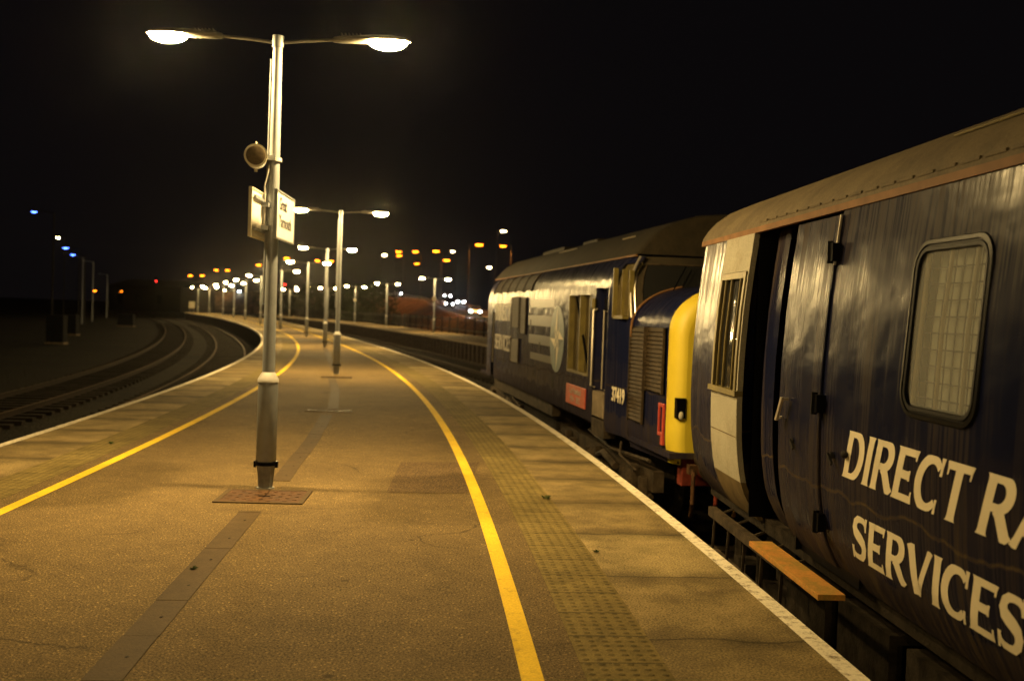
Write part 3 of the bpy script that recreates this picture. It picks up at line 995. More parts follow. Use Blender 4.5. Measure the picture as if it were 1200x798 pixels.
for z_ in (.50, 1.16, 2.0):
    q = MB(); q.box((1.755, cp(z_) + .002, z_ - .05), (1.80, cp(z_) + .045, z_ + .05)); q.box((1.813, cp(z_) + .013, z_ - .035), (1.86, cp(z_) + .04, z_ + .035)); q.tube([(1.806, cp(z_) + .04, z_ - .062), (1.806, cp(z_) + .04, z_ + .062)], .018, 10)
    q.build('hinge', 'black', d)
# grab rail strip beside the hinge line at the top
q = MB(); q.tube([(1.785, cp(2.2) + .014, 2.21), (1.785, cp(1.95) + .014, 1.93)], .008, 6); lift(q.build('hinge_cover_strip', 'steel', coach, True))
q = MB(); q.tube([(1.80, cp(z / 20) + .006, z / 20) for z in range(5, 45)], .006, 6); lift(q.build('door_seal', 'coach_blue', coach, True))
# white door with barred window
q = MB(); skin(q, 3.46, 4.20, .44, 1.085, cp, .010, ds=.3, thick=.04); skin(q, 3.46, 4.20, 1.965, 2.235, cp, .010, ds=.3, thick=.04)
skin(q, 4.17, 4.20, 1.085, 1.965, cp, .010, thick=.04); skin(q, 3.46, 3.49, 1.085, 1.965, cp, .010, thick=.04)
wd = lift(q.build('white_door', 'coach_white', coach, True))
q = MB(); skin(q, 3.46, 4.20, .17, .44, cp, .011, ds=.3, thick=.04); q.build('kick_panel', 'coach_drab', wd, True)
q = MB(); skin(q, 3.47, 4.19, .76, .768, cp, .012); q.build('panel_joint', 'coach_drab', wd)
fr = MB()
for a in ((3.49, 3.535, 1.09, 1.96), (4.125, 4.17, 1.09, 1.96)): skin(fr, *a, cp, .022, thick=.05)
skin(fr, 3.535, 4.125, 1.915, 1.96, cp, .022, thick=.05); skin(fr, 3.44, 4.22, 1.06, 1.10, cp, .035, thick=.06)
fo = fr.build('window_frame', 'olive', wd)
g = MB()
for s_ in (3.62, 3.86, 4.02): g.tube([(s_, cp(1.1) + .012, 1.10), (s_, cp(1.5) + .012, 1.5), (s_, cp(1.92) + .012, 1.915)], .012, 8)
g.build('window_bar', 'olive', wd)
g = MB(); skin(g, 3.53, 4.13, 1.10, 1.92, cp, -.02); g.build('window_pane', 'glass', wd)
# big sealed window with security grid
wf = None
f = MB(); cx, cz = (WS0 + WS1) / 2, (WZ0 + WZ1) / 2; W_, H_ = WS1 - WS0, WZ1 - WZ0
loops = [(W_ + .01, H_ + .01, .13, .000), (W_, H_, .12, .009), (W_ - .035, H_ - .035, .11, .011), (W_ - .045, H_ - .045, .10, .004), (W_ - .055, H_ - .055, .095, .004), (W_ - .062, H_ - .062, .09, .010), (W_ - .095, H_ - .095, .075, .009), (W_ - .105, H_ - .105, .065, -.03)]
f.grid([[(x, cp(z) + o_, z) for x, z in rrect(cx, cz, a, b2, r, 6)] for a, b2, r, o_ in loops], close=True)
wf = lift(f.build('window', 'black', coach, True))
g = MB(); skin(g, WS0 + .05, WS1 - .05, WZ0 + .05, WZ1 - .05, cp, -.055); g.build('blind', 'interior', wf)
g = MB()
k = WS0 + .09
while k < WS1 - .06: g.tube([(k, cp(1.22) - .035, 1.25), (k, cp(1.6) - .035, 1.6), (k, cp(1.98) - .035, 1.95)], .0030, 4); k += .072
k = WZ0 + .09
while k < WZ1 - .06: g.tube([(WS0 + .06, cp(k) - .035, k), (WS1 - .06, cp(k) - .035, k)], .0030, 4); k += .072
g.build('security_grid', 'darkmetal', wf)
for s_ in (.275, .50): g = MB(); g.tube([(s_, cp(1.22) - .018, 1.25), (s_, cp(1.6) - .018, 1.6), (s_, cp(1.98) - .018, 1.95)], .010, 8); g.build('guard_bar', 'olive', wf)
g = MB(); g.tube([(WS1 - .085, cp(1.22) - .018, 1.25), (WS1 - .085, cp(1.98) - .018, 1.95)], .012, 8); g.build('guard_bar', 'olive', wf)
g = MB(); skin(g, WS0 + .05, WS1 - .05, WZ0 + .05, WZ1 - .05, cp, -.006); g.build('pane', 'pane', wf)
# gutter stripe, roof
q = MB(); skin(q, E0, 5.04, 2.235, 2.275, lambda z: .012, 0, ds=1, thick=.03); lift(q.build('cantrail_stripe', 'orange_stripe', coach, True))
rp = [(.008, 2.275), (.004, 2.30), (-.03, 2.36), (-.10, 2.44), (-.22, 2.53), (-.40, 2.61), (-.65, 2.69), (-.95, 2.745), (-1.33, 2.77)]
rp = rp + [(-2.66 - a, b2) for a, b2 in rp[:-1][::-1]]
rows = [[(s_, a, b2) for a, b2 in rp] for s_ in [E0 + k * (5.02 - E0) / 30 for k in range(31)]]
for k in range(1, 6):
    t = PI / 2 * k / 5
    rows.append([(5.02 + .16 * math.sin(t), -1.33 + (a + 1.33) * (1 - .12 * (1 - math.cos(t))), 2.27 + (b2 - 2.27) * (1 - .55 * (1 - math.cos(t)))) for a, b2 in rp])
q = MB(); q.grid(rows)
i = len(q.v); q.v += rows[-1]; q.face(range(i, i + len(rp)))
rf = lift(q.build('roof', 'roof', coach, True))
q = MB(); k = 3.2
while k > -6: q.box((k, -.012, 2.300), (k + .17, .004 + .004, 2.315)); k -= .205
q.build('rain_strip', 'roof', rf)
q = MB(); q.tube([(-6, -.165, 2.50), (.9, -.165, 2.50)], .006, 6); q.build('roof_seam', 'olive', rf)
for s_ in (3.9, 1.0): q = MB(); q.tube([(s_, -1.33, 2.74), (s_, -1.33, 2.84), (s_, -1.33, 2.86)], [.14, .14, .17], 14); q.build('roof_vent', 'roof', rf, True)
# lettering
lift(lettering('DIRECT', 1.47, .19, .81, 1.06, cp, 'lettering', 'letter', coach, slant=.40))
lift(lettering('RAIL', .09, -.72, .81, 1.06, cp, 'lettering', 'letter', coach, slant=.40))
lift(lettering('SERVICES', 1.42, -.19, .40, .64, cp, 'lettering', 'letter', coach, slant=.40))
# footboards and underframe
q = MB(); q.box((1.46, .035, .150), (2.72, .185, .182)); lift(q.build('footboard', 'orange_board', coach, bevel=.004))
q = MB(); q.box((2.3, -.02, .03), (4.35, .04, .10)); k = 4.25
q.box((2.3, -.02, -.25), (4.35, .035, -.215))
while k > 2.3:
    q.tube([(k, .01, .04), (k, .02, -.24)], .012, 6); q.tube([(k, .01, .04), (k, -.3, .16)], .012, 6); k -= .42
lift(q.build('lower_footboard', 'undertan', coach))
q = MB(); q.box((E0, -.52, -.02), (4.8, -.30, .19)); q.box((E0, -2.3, -.02), (4.8, -2.1, .19))
for s_ in (.4, 1.3, 2.2): q.box((s_, -.5, -.35), (s_ + .7, -.14, .02))
lift(q.build('underframe', 'under', coach))
def bogie(parent, xs, name, wheel_r, w0, L, mat, zc=-.915):
    bg_ = MB()
    for w_ in (w0, -2.66 - w0 + 0.0):
        bg_.box((xs - L / 2, w_ - .05, zc + wheel_r - .06), (xs + L / 2, w_ + .05, zc + wheel_r + .12))
        for k in range(4): bg_.tube([(xs - L / 2 + (k + .5) * L / 4 + zz, w_ + .03, zc + wheel_r - .1 + (.14 if zz else 0)) for zz in (0, .16)], .05, 8)
    return bg_
for bx in (2.9, -12.0):
    bo = empty('bogie', (bx, 0, 0)); bo.parent = coach
    q = MB()
    for w_ in (-.33, -2.33):
        q.box((-1.75, w_ - .05, .35), (1.75, w_ + .06, .56))
        for ax in (-1.3, 1.3):
            q.box((ax - .16, w_ - .02, .28), (ax + .16, w_ + .14, .62))
            for dx in (-.3, .3): q.tube([(ax + dx, w_ + .02, .45), (ax + dx, w_ + .02, .74)], .075, 10)
    q.build('bogie_frame', 'under', bo)
    for ax in (-1.3, 1.3):
        q = MB()
        for w_ in (-.58, -2.08): q.tube([(ax, w_ - .06, .457), (ax, w_ + .06, .457)], .457, 28)
        q.tube([(ax, -2.1, .457), (ax, -.55, .457)], .08, 10); q.build('wheelset', 'under', bo, True)
# end gangway and buffers
q = MB(); q.box((5.02, -1.85, .25), (5.28, -.80, 2.25)); lift(q.build('gangway', 'black', coach, bevel=.03))
for w_ in (-.46, -2.2):
    q = MB(); q.tube([(4.95, w_, .14), (5.30, w_, .14), (5.31, w_, .14), (5.34, w_, .14)], [.09, .08, .22, .22], 16); lift(q.build('buffer', 'under', coach, True))

# ------------------------------------------------------------------ the locomotive
LO = (1.20, 13.4); LA = math.atan2(0.98623668, -0.16533968)
loco = empty('diesel_locomotive', (LO[0], LO[1], -DZ), LA)
tag(loco, 'blue diesel locomotive with yellow nose standing beyond the coach', 'locomotive')
lp = smoothprof([(.12, -.02), (.20, 0), (1.85, 0), (2.02, -.015), (2.16, -.06), (2.28, -.13), (2.37, -.22)])
WID = 2.70
S0, S1 = -.20, 10.35
q = MB()
skin(q, .52, .80, .16, 2.36, lp); skin(q, .80, 2.14, .16, .76, lp, ds=.3); skin(q, .80, 2.14, 1.90, 2.36, lp, ds=.3)
skin(q, 2.14, 9.66, .16, 2.36, lp, ds=.5); skin(q, 10.08, S1, .16, 2.36, lp)
skin(q, 9.66, 10.08, 1.62, 2.36, lp); skin(q, -.14, .52, 1.98, 2.36, lp)
skin(q, S0, -.14, .16, 2.36, lp)
q.box((S0, -WID - .01, .16), (S1, -WID, 2.3))
q.box((-2.5, -2.5, .10), (12.6, -.12, .16))
# far cab and nose, tapering away
rows = []
for s_, in_ in ((10.35, 0), (11.0, .05), (11.6, .12)):
    rows.append([(s_, lp(z) - in_, z) for z in [.16 + 2.2 * j / 20 for j in range(21)]])
q.grid(rows, flip=True)
q.grid([rows[-1], [(11.6, -WID + .12, p[2]) for p in rows[-1]]], flip=True)
body = lift(q.build('body', 'loco_blue', loco, True))
# door recess near cab
q = MB(); q.box((-.14, -.14, .30), (.52, -.11, 1.98)); q.box((-.14, -.14, .30), (-.13, -.005, 1.98)); q.box((.51, -.14, .30), (.52, -.005, 1.98))
dr = lift(q.build('cab_door', 'loco_blue', loco))
q = MB(); q.box((-.02, -.109, 1.30), (.40, -.100, 1.85)); q.build('door_window', 'glass', dr)
for s_, r_ in ((.475, .016), (-.105, .011)):
    q = MB(); q.tube([(s_, -.02, 1.70 if r_ > .012 else 1.66), (s_, .035, 1.68), (s_, .035, .66), (s_, -.02, .64)], r_, 8); lift(q.build('handrail', 'steel', loco, True))
q = MB(); q.tube([(.475, .03, 1.70), (.475, .03, 1.84)], .03, 10); lift(q.build('handrail_lamp', 'olive', loco, True))
q = MB(); q.box((-.12, -.10, .27), (.46, .012, .60)); lift(q.build('cab_step', 'concrete', loco, bevel=.008))
# engine-room side screen
q = MB(); q.box((.80, -.10, .76), (2.14, -.08, 1.90))
sc_ = lift(q.build('side_screen', 'olive_panel', loco))
q = MB()
for a in ((.80, .84, .76, 1.90), (2.10, 2.14, .76, 1.90), (1.38, 1.42, .76, 1.9), (.84, 2.10, .76, .80)): q.box((a[0], -.08, a[2]), (a[1], .004, a[3]))
q.build('screen_frame', 'olive', sc_)
q = MB(); q.tube([(1.86, -.05, 1.88), (.95, -.05, .80)], .018, 6); q.tube([(1.44, -.06, 1.88), (1.44, -.06, .80)], .02, 6); q.build('screen_strut', 'black', sc_)


# louvred panels
def louvre(parent, s0, s1, z0, z1, pitch=.055, prof=lambda z: 0.0, name='louvre'):
    q = MB(); q.box((s0, prof((z0 + z1) / 2) - .05, z0), (s1, prof((z0 + z1) / 2) + .003, z1)); q.k = 1
    z = z0 + .02
    while z < z1 - .02:
        o_ = prof(z)
        i = len(q.v)
        q.v += [(s0 + .02, o_ + .006, z + pitch * .85), (s1 - .02, o_ + .006, z + pitch * .85), (s1 - .02, o_ + .026, z), (s0 + .02, o_ + .026, z)]
        q.face((i, i + 1, i + 2, i + 3)); z += pitch
    for a in ((s0, s0 + .02), (s1 - .02, s1)): q.box((a[0], prof(z0) + .004, z0), (a[1], prof(z0) + .03, z1))
    return lift(q.build(name, ['black', 'louvre'], parent))


louvre(loco, 7.32, 6.46, 1.32, 1.91); louvre(loco, 6.32, 5.72, 1.22, 1.91)
louvre(loco, 7.32, 6.40, .64, 1.12)
for (s_, z0, z1) in ((9.15, .50, .80), (8.2, .55, .75), (4.3, 1.02, 1.12), (4.8, .50, .62), (3.1, .42, .62), (5.2, 1.3, 1.5)): q = MB(); q.box((s_, -.02, z0), (s_ + .12, .004, z1)); lift(q.build('side_vent', 'black', loco))
# radiator grilles in the roof curve
for k in range(5):
    a = 5.35 + k * .93
    q = MB(); skin(q, a, a + .80, 2.04, 2.33, lp, .012, ds=.4, thick=.03); q.k = 1
    for j in range(9): skin(q, a + .04 + j * .088, a + .07 + j * .088, 2.06, 2.31, lp, .024)
    go = lift(q.build('radiator_grille', ['under', 'louvre'], loco))
    q = MB(); skin(q, a - .05, a + .0, 2.02, 2.35, lp, .03, thick=.03); skin(q, a + .80, a + .84, 2.02, 2.35, lp, .03, thick=.03); q.build('frame', 'undertan', go)
# far door recess
q = MB(); q.box((9.66, -.12, .36), (10.08, -.10, 1.62)); lift(q.build('cab_door', 'black', loco))
q = MB(); q.tube([(9.62, .03, 1.6), (9.62, .03, .5)], .014, 6); lift(q.build('handrail', 'steel', loco))
# stripe and roof
q = MB(); skin(q, -.62, 11.2, 2.368, 2.392, lambda z: -.205, 0, ds=1, thick=.03); lift(q.build('cantrail_stripe', 'orange_stripe', loco, True))
lr = [(-.21, 2.395), (-.25, 2.44), (-.34, 2.55), (-.47, 2.68), (-.70, 2.82), (-1.00, 2.91), (-1.35, 2.95)]
lr = lr + [(-WID - a, b2) for a, b2 in lr[:-1][::-1]]
SR = [-.58, 0, 1, 2, 4, 6, 8, 10, 11.2]
rows = [[(s_, a, b2) for a, b2 in lr] for s_ in SR]
pre = [(-.66, .985), (-.70, .95)]
for s_, sc2 in pre: rows.insert(0, [(s_, -1.35 + (a + 1.35) * (.5 + .5 * sc2), 2.395 + (b2 - 2.395) * sc2) for a, b2 in lr])
q = MB(); q.grid(rows); i = len(q.v); q.v += rows[0]; q.face(range(i, i + len(rows[0]))); rf = lift(q.build('roof', 'loco_roof', loco, True))
for a_, b_ in (((4.5, -1.7, 2.90), (5.6, -1.0, 2.965)), ((7.0, -1.8, 2.88), (9.2, -.95, 2.965))): q = MB(); q.box(a_, b_); q.build('roof_hatch', 'loco_roof', rf, bevel=.01)
q = MB(); q.tube([(.3, -.46, 2.69), (.9, -.46, 2.69)], .012, 6); q.tube([(4.2, -.56, 2.75), (5.6, -.56, 2.75)], .012, 6); q.build('roof_rail', 'steel', rf)
# cab shell between door and windscreen
q = MB()
cw = [(S0, 0), (-.36, -.02), (-.80, -.085), (-.90, -.105)]
def cabrow(s_, in_, z0, z1, n=20): return [(s_ + max(0, (z - 1.62)) * .33 * (1 if s_ < -.86 else 0), lp(z) + in_, z) for z in [z0 + (z1 - z0) * j / n for j in range(n + 1)]]
q.grid([cabrow(s_, i_, .12, 1.60) for s_, i_ in cw], flip=True)
q.grid([cabrow(s_, i_, 2.28, 2.36, 2) for s_, i_ in cw], flip=True)
q.grid([cabrow(cw[0][0], 0, 1.60, 2.28), cabrow(-.36, -.02, 1.60, 2.28)], flip=True)
q.grid([cabrow(-.82, -.085, 1.60, 2.28), cabrow(-.90, -.105, 1.60, 2.28)], flip=True)
cab = lift(q.build('cab', 'loco_blue', loco, True))
q = MB(); q.grid([[(-.36, lp(z) - .05, z) for z in (1.6, 1.9, 2.1, 2.28)], [(-.82, lp(z) - .11, z) for z in (1.6, 1.9, 2.1, 2.28)]], flip=True); sw = q.build('side_window', 'olive_panel', cab)
q = MB()
for a, b2 in (((-.39, -.06, 1.6), (-.36, .0, 2.22)), ((-.84, -.14, 1.6), (-.81, -.08, 2.18)), ((-.82, -.09, 1.58), (-.36, -.01, 1.62)), ((-.62, -.12, 1.6), (-.59, -.05, 2.2))): q.box(a, b2)
q.build('window_frame', 'olive', sw)
# windscreen: dark raked glass wrapped round the cab front
rows = []
for j in range(9):
    z = 1.60 + j * .095
    s_ = -.91 + (z - 1.60) * .30; hw = 1.245 + lp(z) * .8
    rows.append([(s_ - .18 * (1 - (abs(u) ** 3)) , -1.35 + u * hw, z) for u in [1, .97, .9, .75, .5, .25, 0, -.25, -.5, -.75, -.9, -.97, -1]])
q = MB(); q.grid(rows); wsn = lift(q.build('windscreen_surround', 'loco_roof', loco, True))
for c0, c1 in ((2, 6), (6, 10)):
    q = MB(); g_ = [[(r_[c][0] - .012, r_[c][1] + (-.03 if c == c0 and c0 == 6 else (.03 if c == c1 and c1 == 6 else 0)), r_[c][2]) for c in range(c0, c1 + 1)] for r_ in rows[2:8]]
    q.grid(g_); gp = q.build('windscreen', 'glass', wsn, True)
    q = MB(); lo_p = [g_[0][k] for k in range(5)] + [r_[-1] for r_ in g_[1:]] + [g_[-1][k] for k in range(3, -1, -1)] + [r_[0] for r_ in g_[-2:0:-1]]
    q.tube([(x - .004, y, z) for x, y, z in lo_p + lo_p[:1]], .011, 6); q.build('screen_seal', 'undertan', gp, True)
q = MB()
q.tube([(r_[0][0] - .006, r_[0][1] + .008, r_[0][2]) for r_ in rows], .018, 8); q.tube([(r_[1][0] - .02, r_[1][1] + .0, r_[1][2]) for r_ in rows], .010, 6)
q.build('windscreen_trim', 'steel', wsn, True)
q = MB(); q.tube([(-1.10, -.45, 1.70), (-1.05, -.60, 2.0), (-.98, -.75, 2.25)], .008, 6); q.build('wiper', 'black', wsn)
# nose
def nosew(s_):
    return -.105 - .06 * (-.92 - s_) / 1.3
NT = 2.02
def nose_row(s_, shrink=0.0, drop=0.0, zb=.02):
    w0 = nosew(s_) - shrink; row = []; zs = 1.46 - drop * .6; hw = w0 + 1.35
    for j in range(15):
        z = zb + (zs - zb) * j / 14
        row.append((s_, w0 - (0.04 * max(0, .25 - z) / .2), z))
    for k in range(1, 13):
        a = PI / 2 * k / 12
        row.append((s_, -1.35 + hw * max(0.0, math.cos(a)) ** (2 / 2.9), zs + (NT - drop - zs) * math.sin(a) ** (2 / 2.1)))
    return row + [(x, -2.7 - y, z) for x, y, z in row[:-1][::-1]]
q = MB(); q.grid([nose_row(s_) for s_ in (-.90, -1.3, -1.7, -2.0, -2.2)])
ns = lift(q.build('nose', 'loco_blue', loco, True))
rows = [nose_row(-2.20, -.002), nose_row(-2.24, -.0)]
for k in range(1, 8):
    a = PI / 2 * k / 7; rows.append(nose_row(-2.24 - .20 * math.sin(a), .13 * (1 - math.cos(a)), .13 * (1 - math.cos(a))))
q = MB(); q.grid(rows[::1]); i = len(q.v); q.v += rows[-1]; q.face(range(i, i + len(rows[-1])))
nf = lift(q.build('nose_front', 'warn_yellow', loco, True))
crown = nose_row(-.93, -.012)[13:41]
q = MB(); q.tube([(x - .015, y, z + .012) for x, y, z in crown], .016, 6)
q.build('orange_trim', 'orange_stripe', wsn)
# opening with a white lamp in the yellow front
q = MB(); q.box((-2.450, -.30, .53), (-2.30, -.20, .75)); lo_ = q.build('lamp_recess', 'black', nf)
q = MB(); q.ell((-2.452, -.25, .56), (.010, .028, .045), 10, 6); q.build('marker_lamp', 'cream', nf, True)
louvre(loco, -.94, -1.50, .36, 1.50, .048, lambda z: nosew(-1.2) + .008); louvre(loco, -1.54, -2.14, .76, 1.50, .048, lambda z: nosew(-1.8) + .010)
q = MB()
for a, b2 in (((-2.17, -.20, .30), (-1.99, -.135, .34)), ((-2.17, -.20, .62), (-1.99, -.135, .66)), ((-2.02, -.20, .34), (-1.99, -.135, .62)), ((-2.17, -.20, .34), (-2.14, -.135, .62)), ((-2.17, -.20, .20), (-2.08, -.14, .30))): q.box(a, b2)
lift(q.build('red_locker_frame', 'red', loco, bevel=.005))
# numbers, name, emblem
mtx = lambda s_, w_, z_: Matrix.Translation((s_, w_, z_)) @ Matrix.Rotation(PI, 4, 'Z') @ Matrix.Rotation(PI / 2, 4, 'X')
o = lift(text_mesh('37419', .245, 'letter', loco, mtx(-.68, -.028, .545), 'running_number', .002, .98, bold=.008)); o.rotation_euler = (0, 0, -math.atan2(.06, .7) * 0)
q = MB(); q.box((.86, .002, .30), (2.05, .022, .585)); npl = lift(q.build('nameplate', 'plate_red', loco, bevel=.004))
text_mesh('Carl Haviland\n1954 - 2012', .135, 'loco_letter', npl, mtx(1.455, .023, .46), 'nameplate_lettering', .002, 1.0, spacing=.9)
lift(lettering('DIRECT', 9.58, 7.52, 1.44, 1.80, lp, 'lettering', 'loco_letter', loco))
lift(lettering('SERVICES', 9.58, 7.40, .82, 1.14, lp, 'lettering', 'loco_letter', loco))
q = MB()
for k, (z0, z1, s0, s1) in enumerate(((1.72, 1.86, 3.2, 5.3), (1.40, 1.58, 3.3, 5.5), (1.08, 1.24, 3.3, 5.4), (.80, .92, 3.2, 5.2))): q.box((s0, .0, z0), (s1, .003, z1))
lift(q.build('livery_band', 'band', loco))
em = MB()
def disc(mb, cx, cz, r, w_, n=40, k=0):
    i = len(mb.v); mb.v += [(cx + r * math.cos(2 * PI * a / n), w_, cz + r * math.sin(2 * PI * a / n)) for a in range(n)]; mb.face(range(i, i + n), k)
disc(em, 2.93, 1.22, .53, .005)
for k in range(8):      # eight-pointed compass
    a = PI / 4 * k; L = .51 if k % 2 == 0 else .27; w_ = .13 if k % 2 == 0 else .06
    for sg in (1, -1):
        i = len(em.v); dz, dx = math.cos(a), math.sin(a)
        em.v += [(2.93, .007 + .001 * (k % 2), 1.22), (2.93 + dx * w_ * 1.2 - sg * dz * w_, .007 + .001 * (k % 2), 1.22 + dz * w_ * 1.2 + sg * dx * w_), (2.93 + dx * L, .007 + .001 * (k % 2), 1.22 + dz * L)]
        em.face((i, i + 1, i + 2), 1 if sg > 0 else 2)
lift(em.build('compass_emblem', ['pale_star', 'emblem_dark', 'letter'], loco))
# underframe
q = MB(); q.box((3.6, -2.5, -.55), (6.6, -.18, .10)); q.box((-2.4, -2.4, .02), (12.2, -.25, .14)); lift(q.build('fuel_tank', 'under', loco, bevel=.02))
q = MB(); q.box((3.4, -.2, -.06), (9.8, -.06, .14)); q.box((-.16, -.16, .02), (.5, .0, .24)); lift(q.build('side_skirt', 'undertan', loco))
for bx in (.9, 8.9):
    bo = empty('bogie', (bx, 0, 0)); bo.parent = loco
    q = MB()
    for w_ in (-.30, -2.40):
        q.box((-2.55, w_ - .05, .50), (2.55, w_ + .08, .74)); q.tube([(-2.4, w_ + .05, .42), (2.4, w_ + .05, .42)], .035, 8)
        for ax in (-1.85, 0, 1.85):
            q.box((ax - .17, w_, .32), (ax + .17, w_ + .17, .72)); q.tube([(ax, w_ + .16, .55), (ax, w_ + .24, .55)], [.13, .10], 12)
            for dx in (-.42, .42): q.tube([(ax + dx, w_ + .09, .36), (ax + dx, w_ + .09, .64)], .085, 10)
        q.tube([(-2.5, w_ + .12, .86), (-1.0, w_ + .16, .80), (.4, w_ + .12, .88)], .025, 6)
    q.build('bogie_frame', 'undertan', bo)
    for ax in (-1.85, 0, 1.85):
        q = MB()
        for w_ in (-.60, -2.10): q.tube([(ax, w_ - .06, .545), (ax, w_ + .06, .545)], .545, 28)
        q.tube([(ax, -2.1, .545), (ax, -.6, .545)], .09, 10); q.build('wheelset', 'under', bo, True)
    q = MB(); q.tube([(-1.2, -.14, .60), (-.75, -.10, .72), (-.3, -.14, .62)], .05, 8); q.tube([(-2.2, -.12, .70), (-1.7, -.05, .82), (-1.5, -.12, .95)], .016, 6); q.build('brake_gear', 'undertan', bo, True)
# buffer beam, buffers, coupling hoses
q = MB(); q.box((-2.46, -2.45, -.20), (-2.30, -.28, .10)); lift(q.build('buffer_beam', 'beam_red', loco, bevel=.01))
for w_ in (-.50, -2.2):
    q = MB(); q.tube([(-2.5, w_, .12), (-2.95, w_, .12), (-2.96, w_, .12), (-3.0, w_, .12)], [.11, .09, .23, .23], 16); lift(q.build('buffer', 'undertan', loco, True))
for k, (w_, mt_) in enumerate(((-.36, 'rust'), (-.62, 'beam_red'), (-.85, 'orange_board'), (-1.8, 'under'))):
    q = MB(); q.tube([(-2.45, w_, .0), (-2.60, w_ + .02, .02), (-2.66, w_ + .02, -.06), (-2.68, w_ + .03, -.35), (-2.55, w_, -.50)], .024, 8); q.box((-2.62, w_ - .04, -.05), (-2.52, w_ + .05, .05)); lift(q.build('brake_hose', mt_, loco, True))
q = MB(); q.box((-2.92, -1.42, -.02), (-2.5, -1.28, .12)); q.tube([(-2.9, -1.35, 0), (-3.1, -1.35, -.14), (-3.3, -1.35, -.02)], .03, 8); lift(q.build('coupling_hook', 'under', loco))

# ------------------------------------------------------------------ road on its embankment, beyond the opposite platform
RD = [(6, 90, -.9), (2, 112, .1), (-3.5, 138, 1.0), (-8.5, 170, 1.9), (-12.2, 200, 2.8), (-17, 230, 3.9), (-31, 268, 5.0), (-62, 310, 5.4), (-120, 350, 5.5)]
def spl(P, n=6):
    out = []
    for i in range(len(P) - 1):
        p0, p1, p2, p3 = (Vector(P[max(0, i - 1)]), Vector(P[i]), Vector(P[i + 1]), Vector(P[min(len(P) - 1, i + 2)]))
        for k in range(n):
            t = k / n
            out.append(.5 * ((2 * p1) + (p2 - p0) * t + (2 * p0 - 5 * p1 + 4 * p2 - p3) * t * t + (3 * p1 - p0 - 3 * p2 + p3) * t ** 3))
    return out + [Vector(P[-1])]
RC = spl(RD)
def rows_off(offs):
    R_ = []
    for i, p in enumerate(RC):
        t = RC[min(i + 1, len(RC) - 1)] - RC[max(i - 1, 0)]; t.z = 0; t.normalize(); nn = Vector((t.y, -t.x, 0))
        R_.append([p + nn * o_ + Vector((0, 0, dz)) if dz is not None else Vector(((p + nn * (o_ + math.copysign(1.9 * (p.z + 1.2), o_))).x, (p + nn * (o_ + math.copysign(1.9 * (p.z + 1.2), o_))).y, -1.2)) for o_, dz in offs])
    return R_
tag(MB().grid(rows_off([(-4.6, None), (-4.6, -.05), (4.6, -.05), (4.6, None)])).build('embankment', 'soil', smooth=True), kind='structure')
tag(MB().grid(rows_off([(-3.4, .0), (3.4, .0)])).build('road', 'road'), kind='structure')
tag(MB().grid(rows_off([(-3.3, .006), (-3.15, .006)])).grid(rows_off([(3.15, .006), (3.3, .006)])).grid(rows_off([(-.06, .006), (.06, .006)])).build('road_markings', 'sign_face'), kind='structure')
# crash barrier on the near side of the road
cb = empty('crash_barrier', (RC[6].x, RC[6].y, RC[6].z))
q = MB(); R_ = rows_off([(-4.0, .45), (-4.0, .75)]); q.grid([[p - cb.location for p in r_] for r_ in R_[2:44]]); q.build('beam', 'galv', cb)
for r_ in R_[2:44]:
    p = r_[0] - cb.location; q = MB(); q.box((p.x - .05, p.y - .05, p.z - .5), (p.x + .05, p.y + .05, p.z + .2)); q.build('post', 'galv', cb); tag(cb, 'long grey crash barrier along the near side of the raised road', 'barrier')

# palisade fence behind the opposite platform
fc = empty('platform_fence', edge(CR, 60, FO + 3.9))
q = MB(); y = 30.0; pk = MB()
while y < 150:
    p = edge(CR, y, FO + 3.9) - fc.location
    q.box((p.x - .05, p.y - .05, -1.1), (p.x + .05, p.y + .05, 1.25)); y += 2.5
q.build('fence_posts', 'fence_black', fc)
y = 30.0
while y < 150:
    p = edge(CR, y, FO + 3.9) - fc.location
    pk.box((p.x - .012, p.y - .012, .05), (p.x + .012, p.y + .012, 1.2)); y += .24
pk.build('pales', 'fence_black', fc)
rl = MB(); ribbon(rl, CR, FO + 3.86, FO + 3.861, .25, .31, ys=ysamp(30, 150)); ribbon(rl, CR, FO + 3.86, FO + 3.861, .98, 1.04, ys=ysamp(30, 150))
o = rl.build('fence_rails', 'fence_black', fc); o.matrix_parent_inverse = Matrix.Translation(-fc.location)
tag(fc, 'dark upright pale fence along the back of the opposite platform', 'fence')


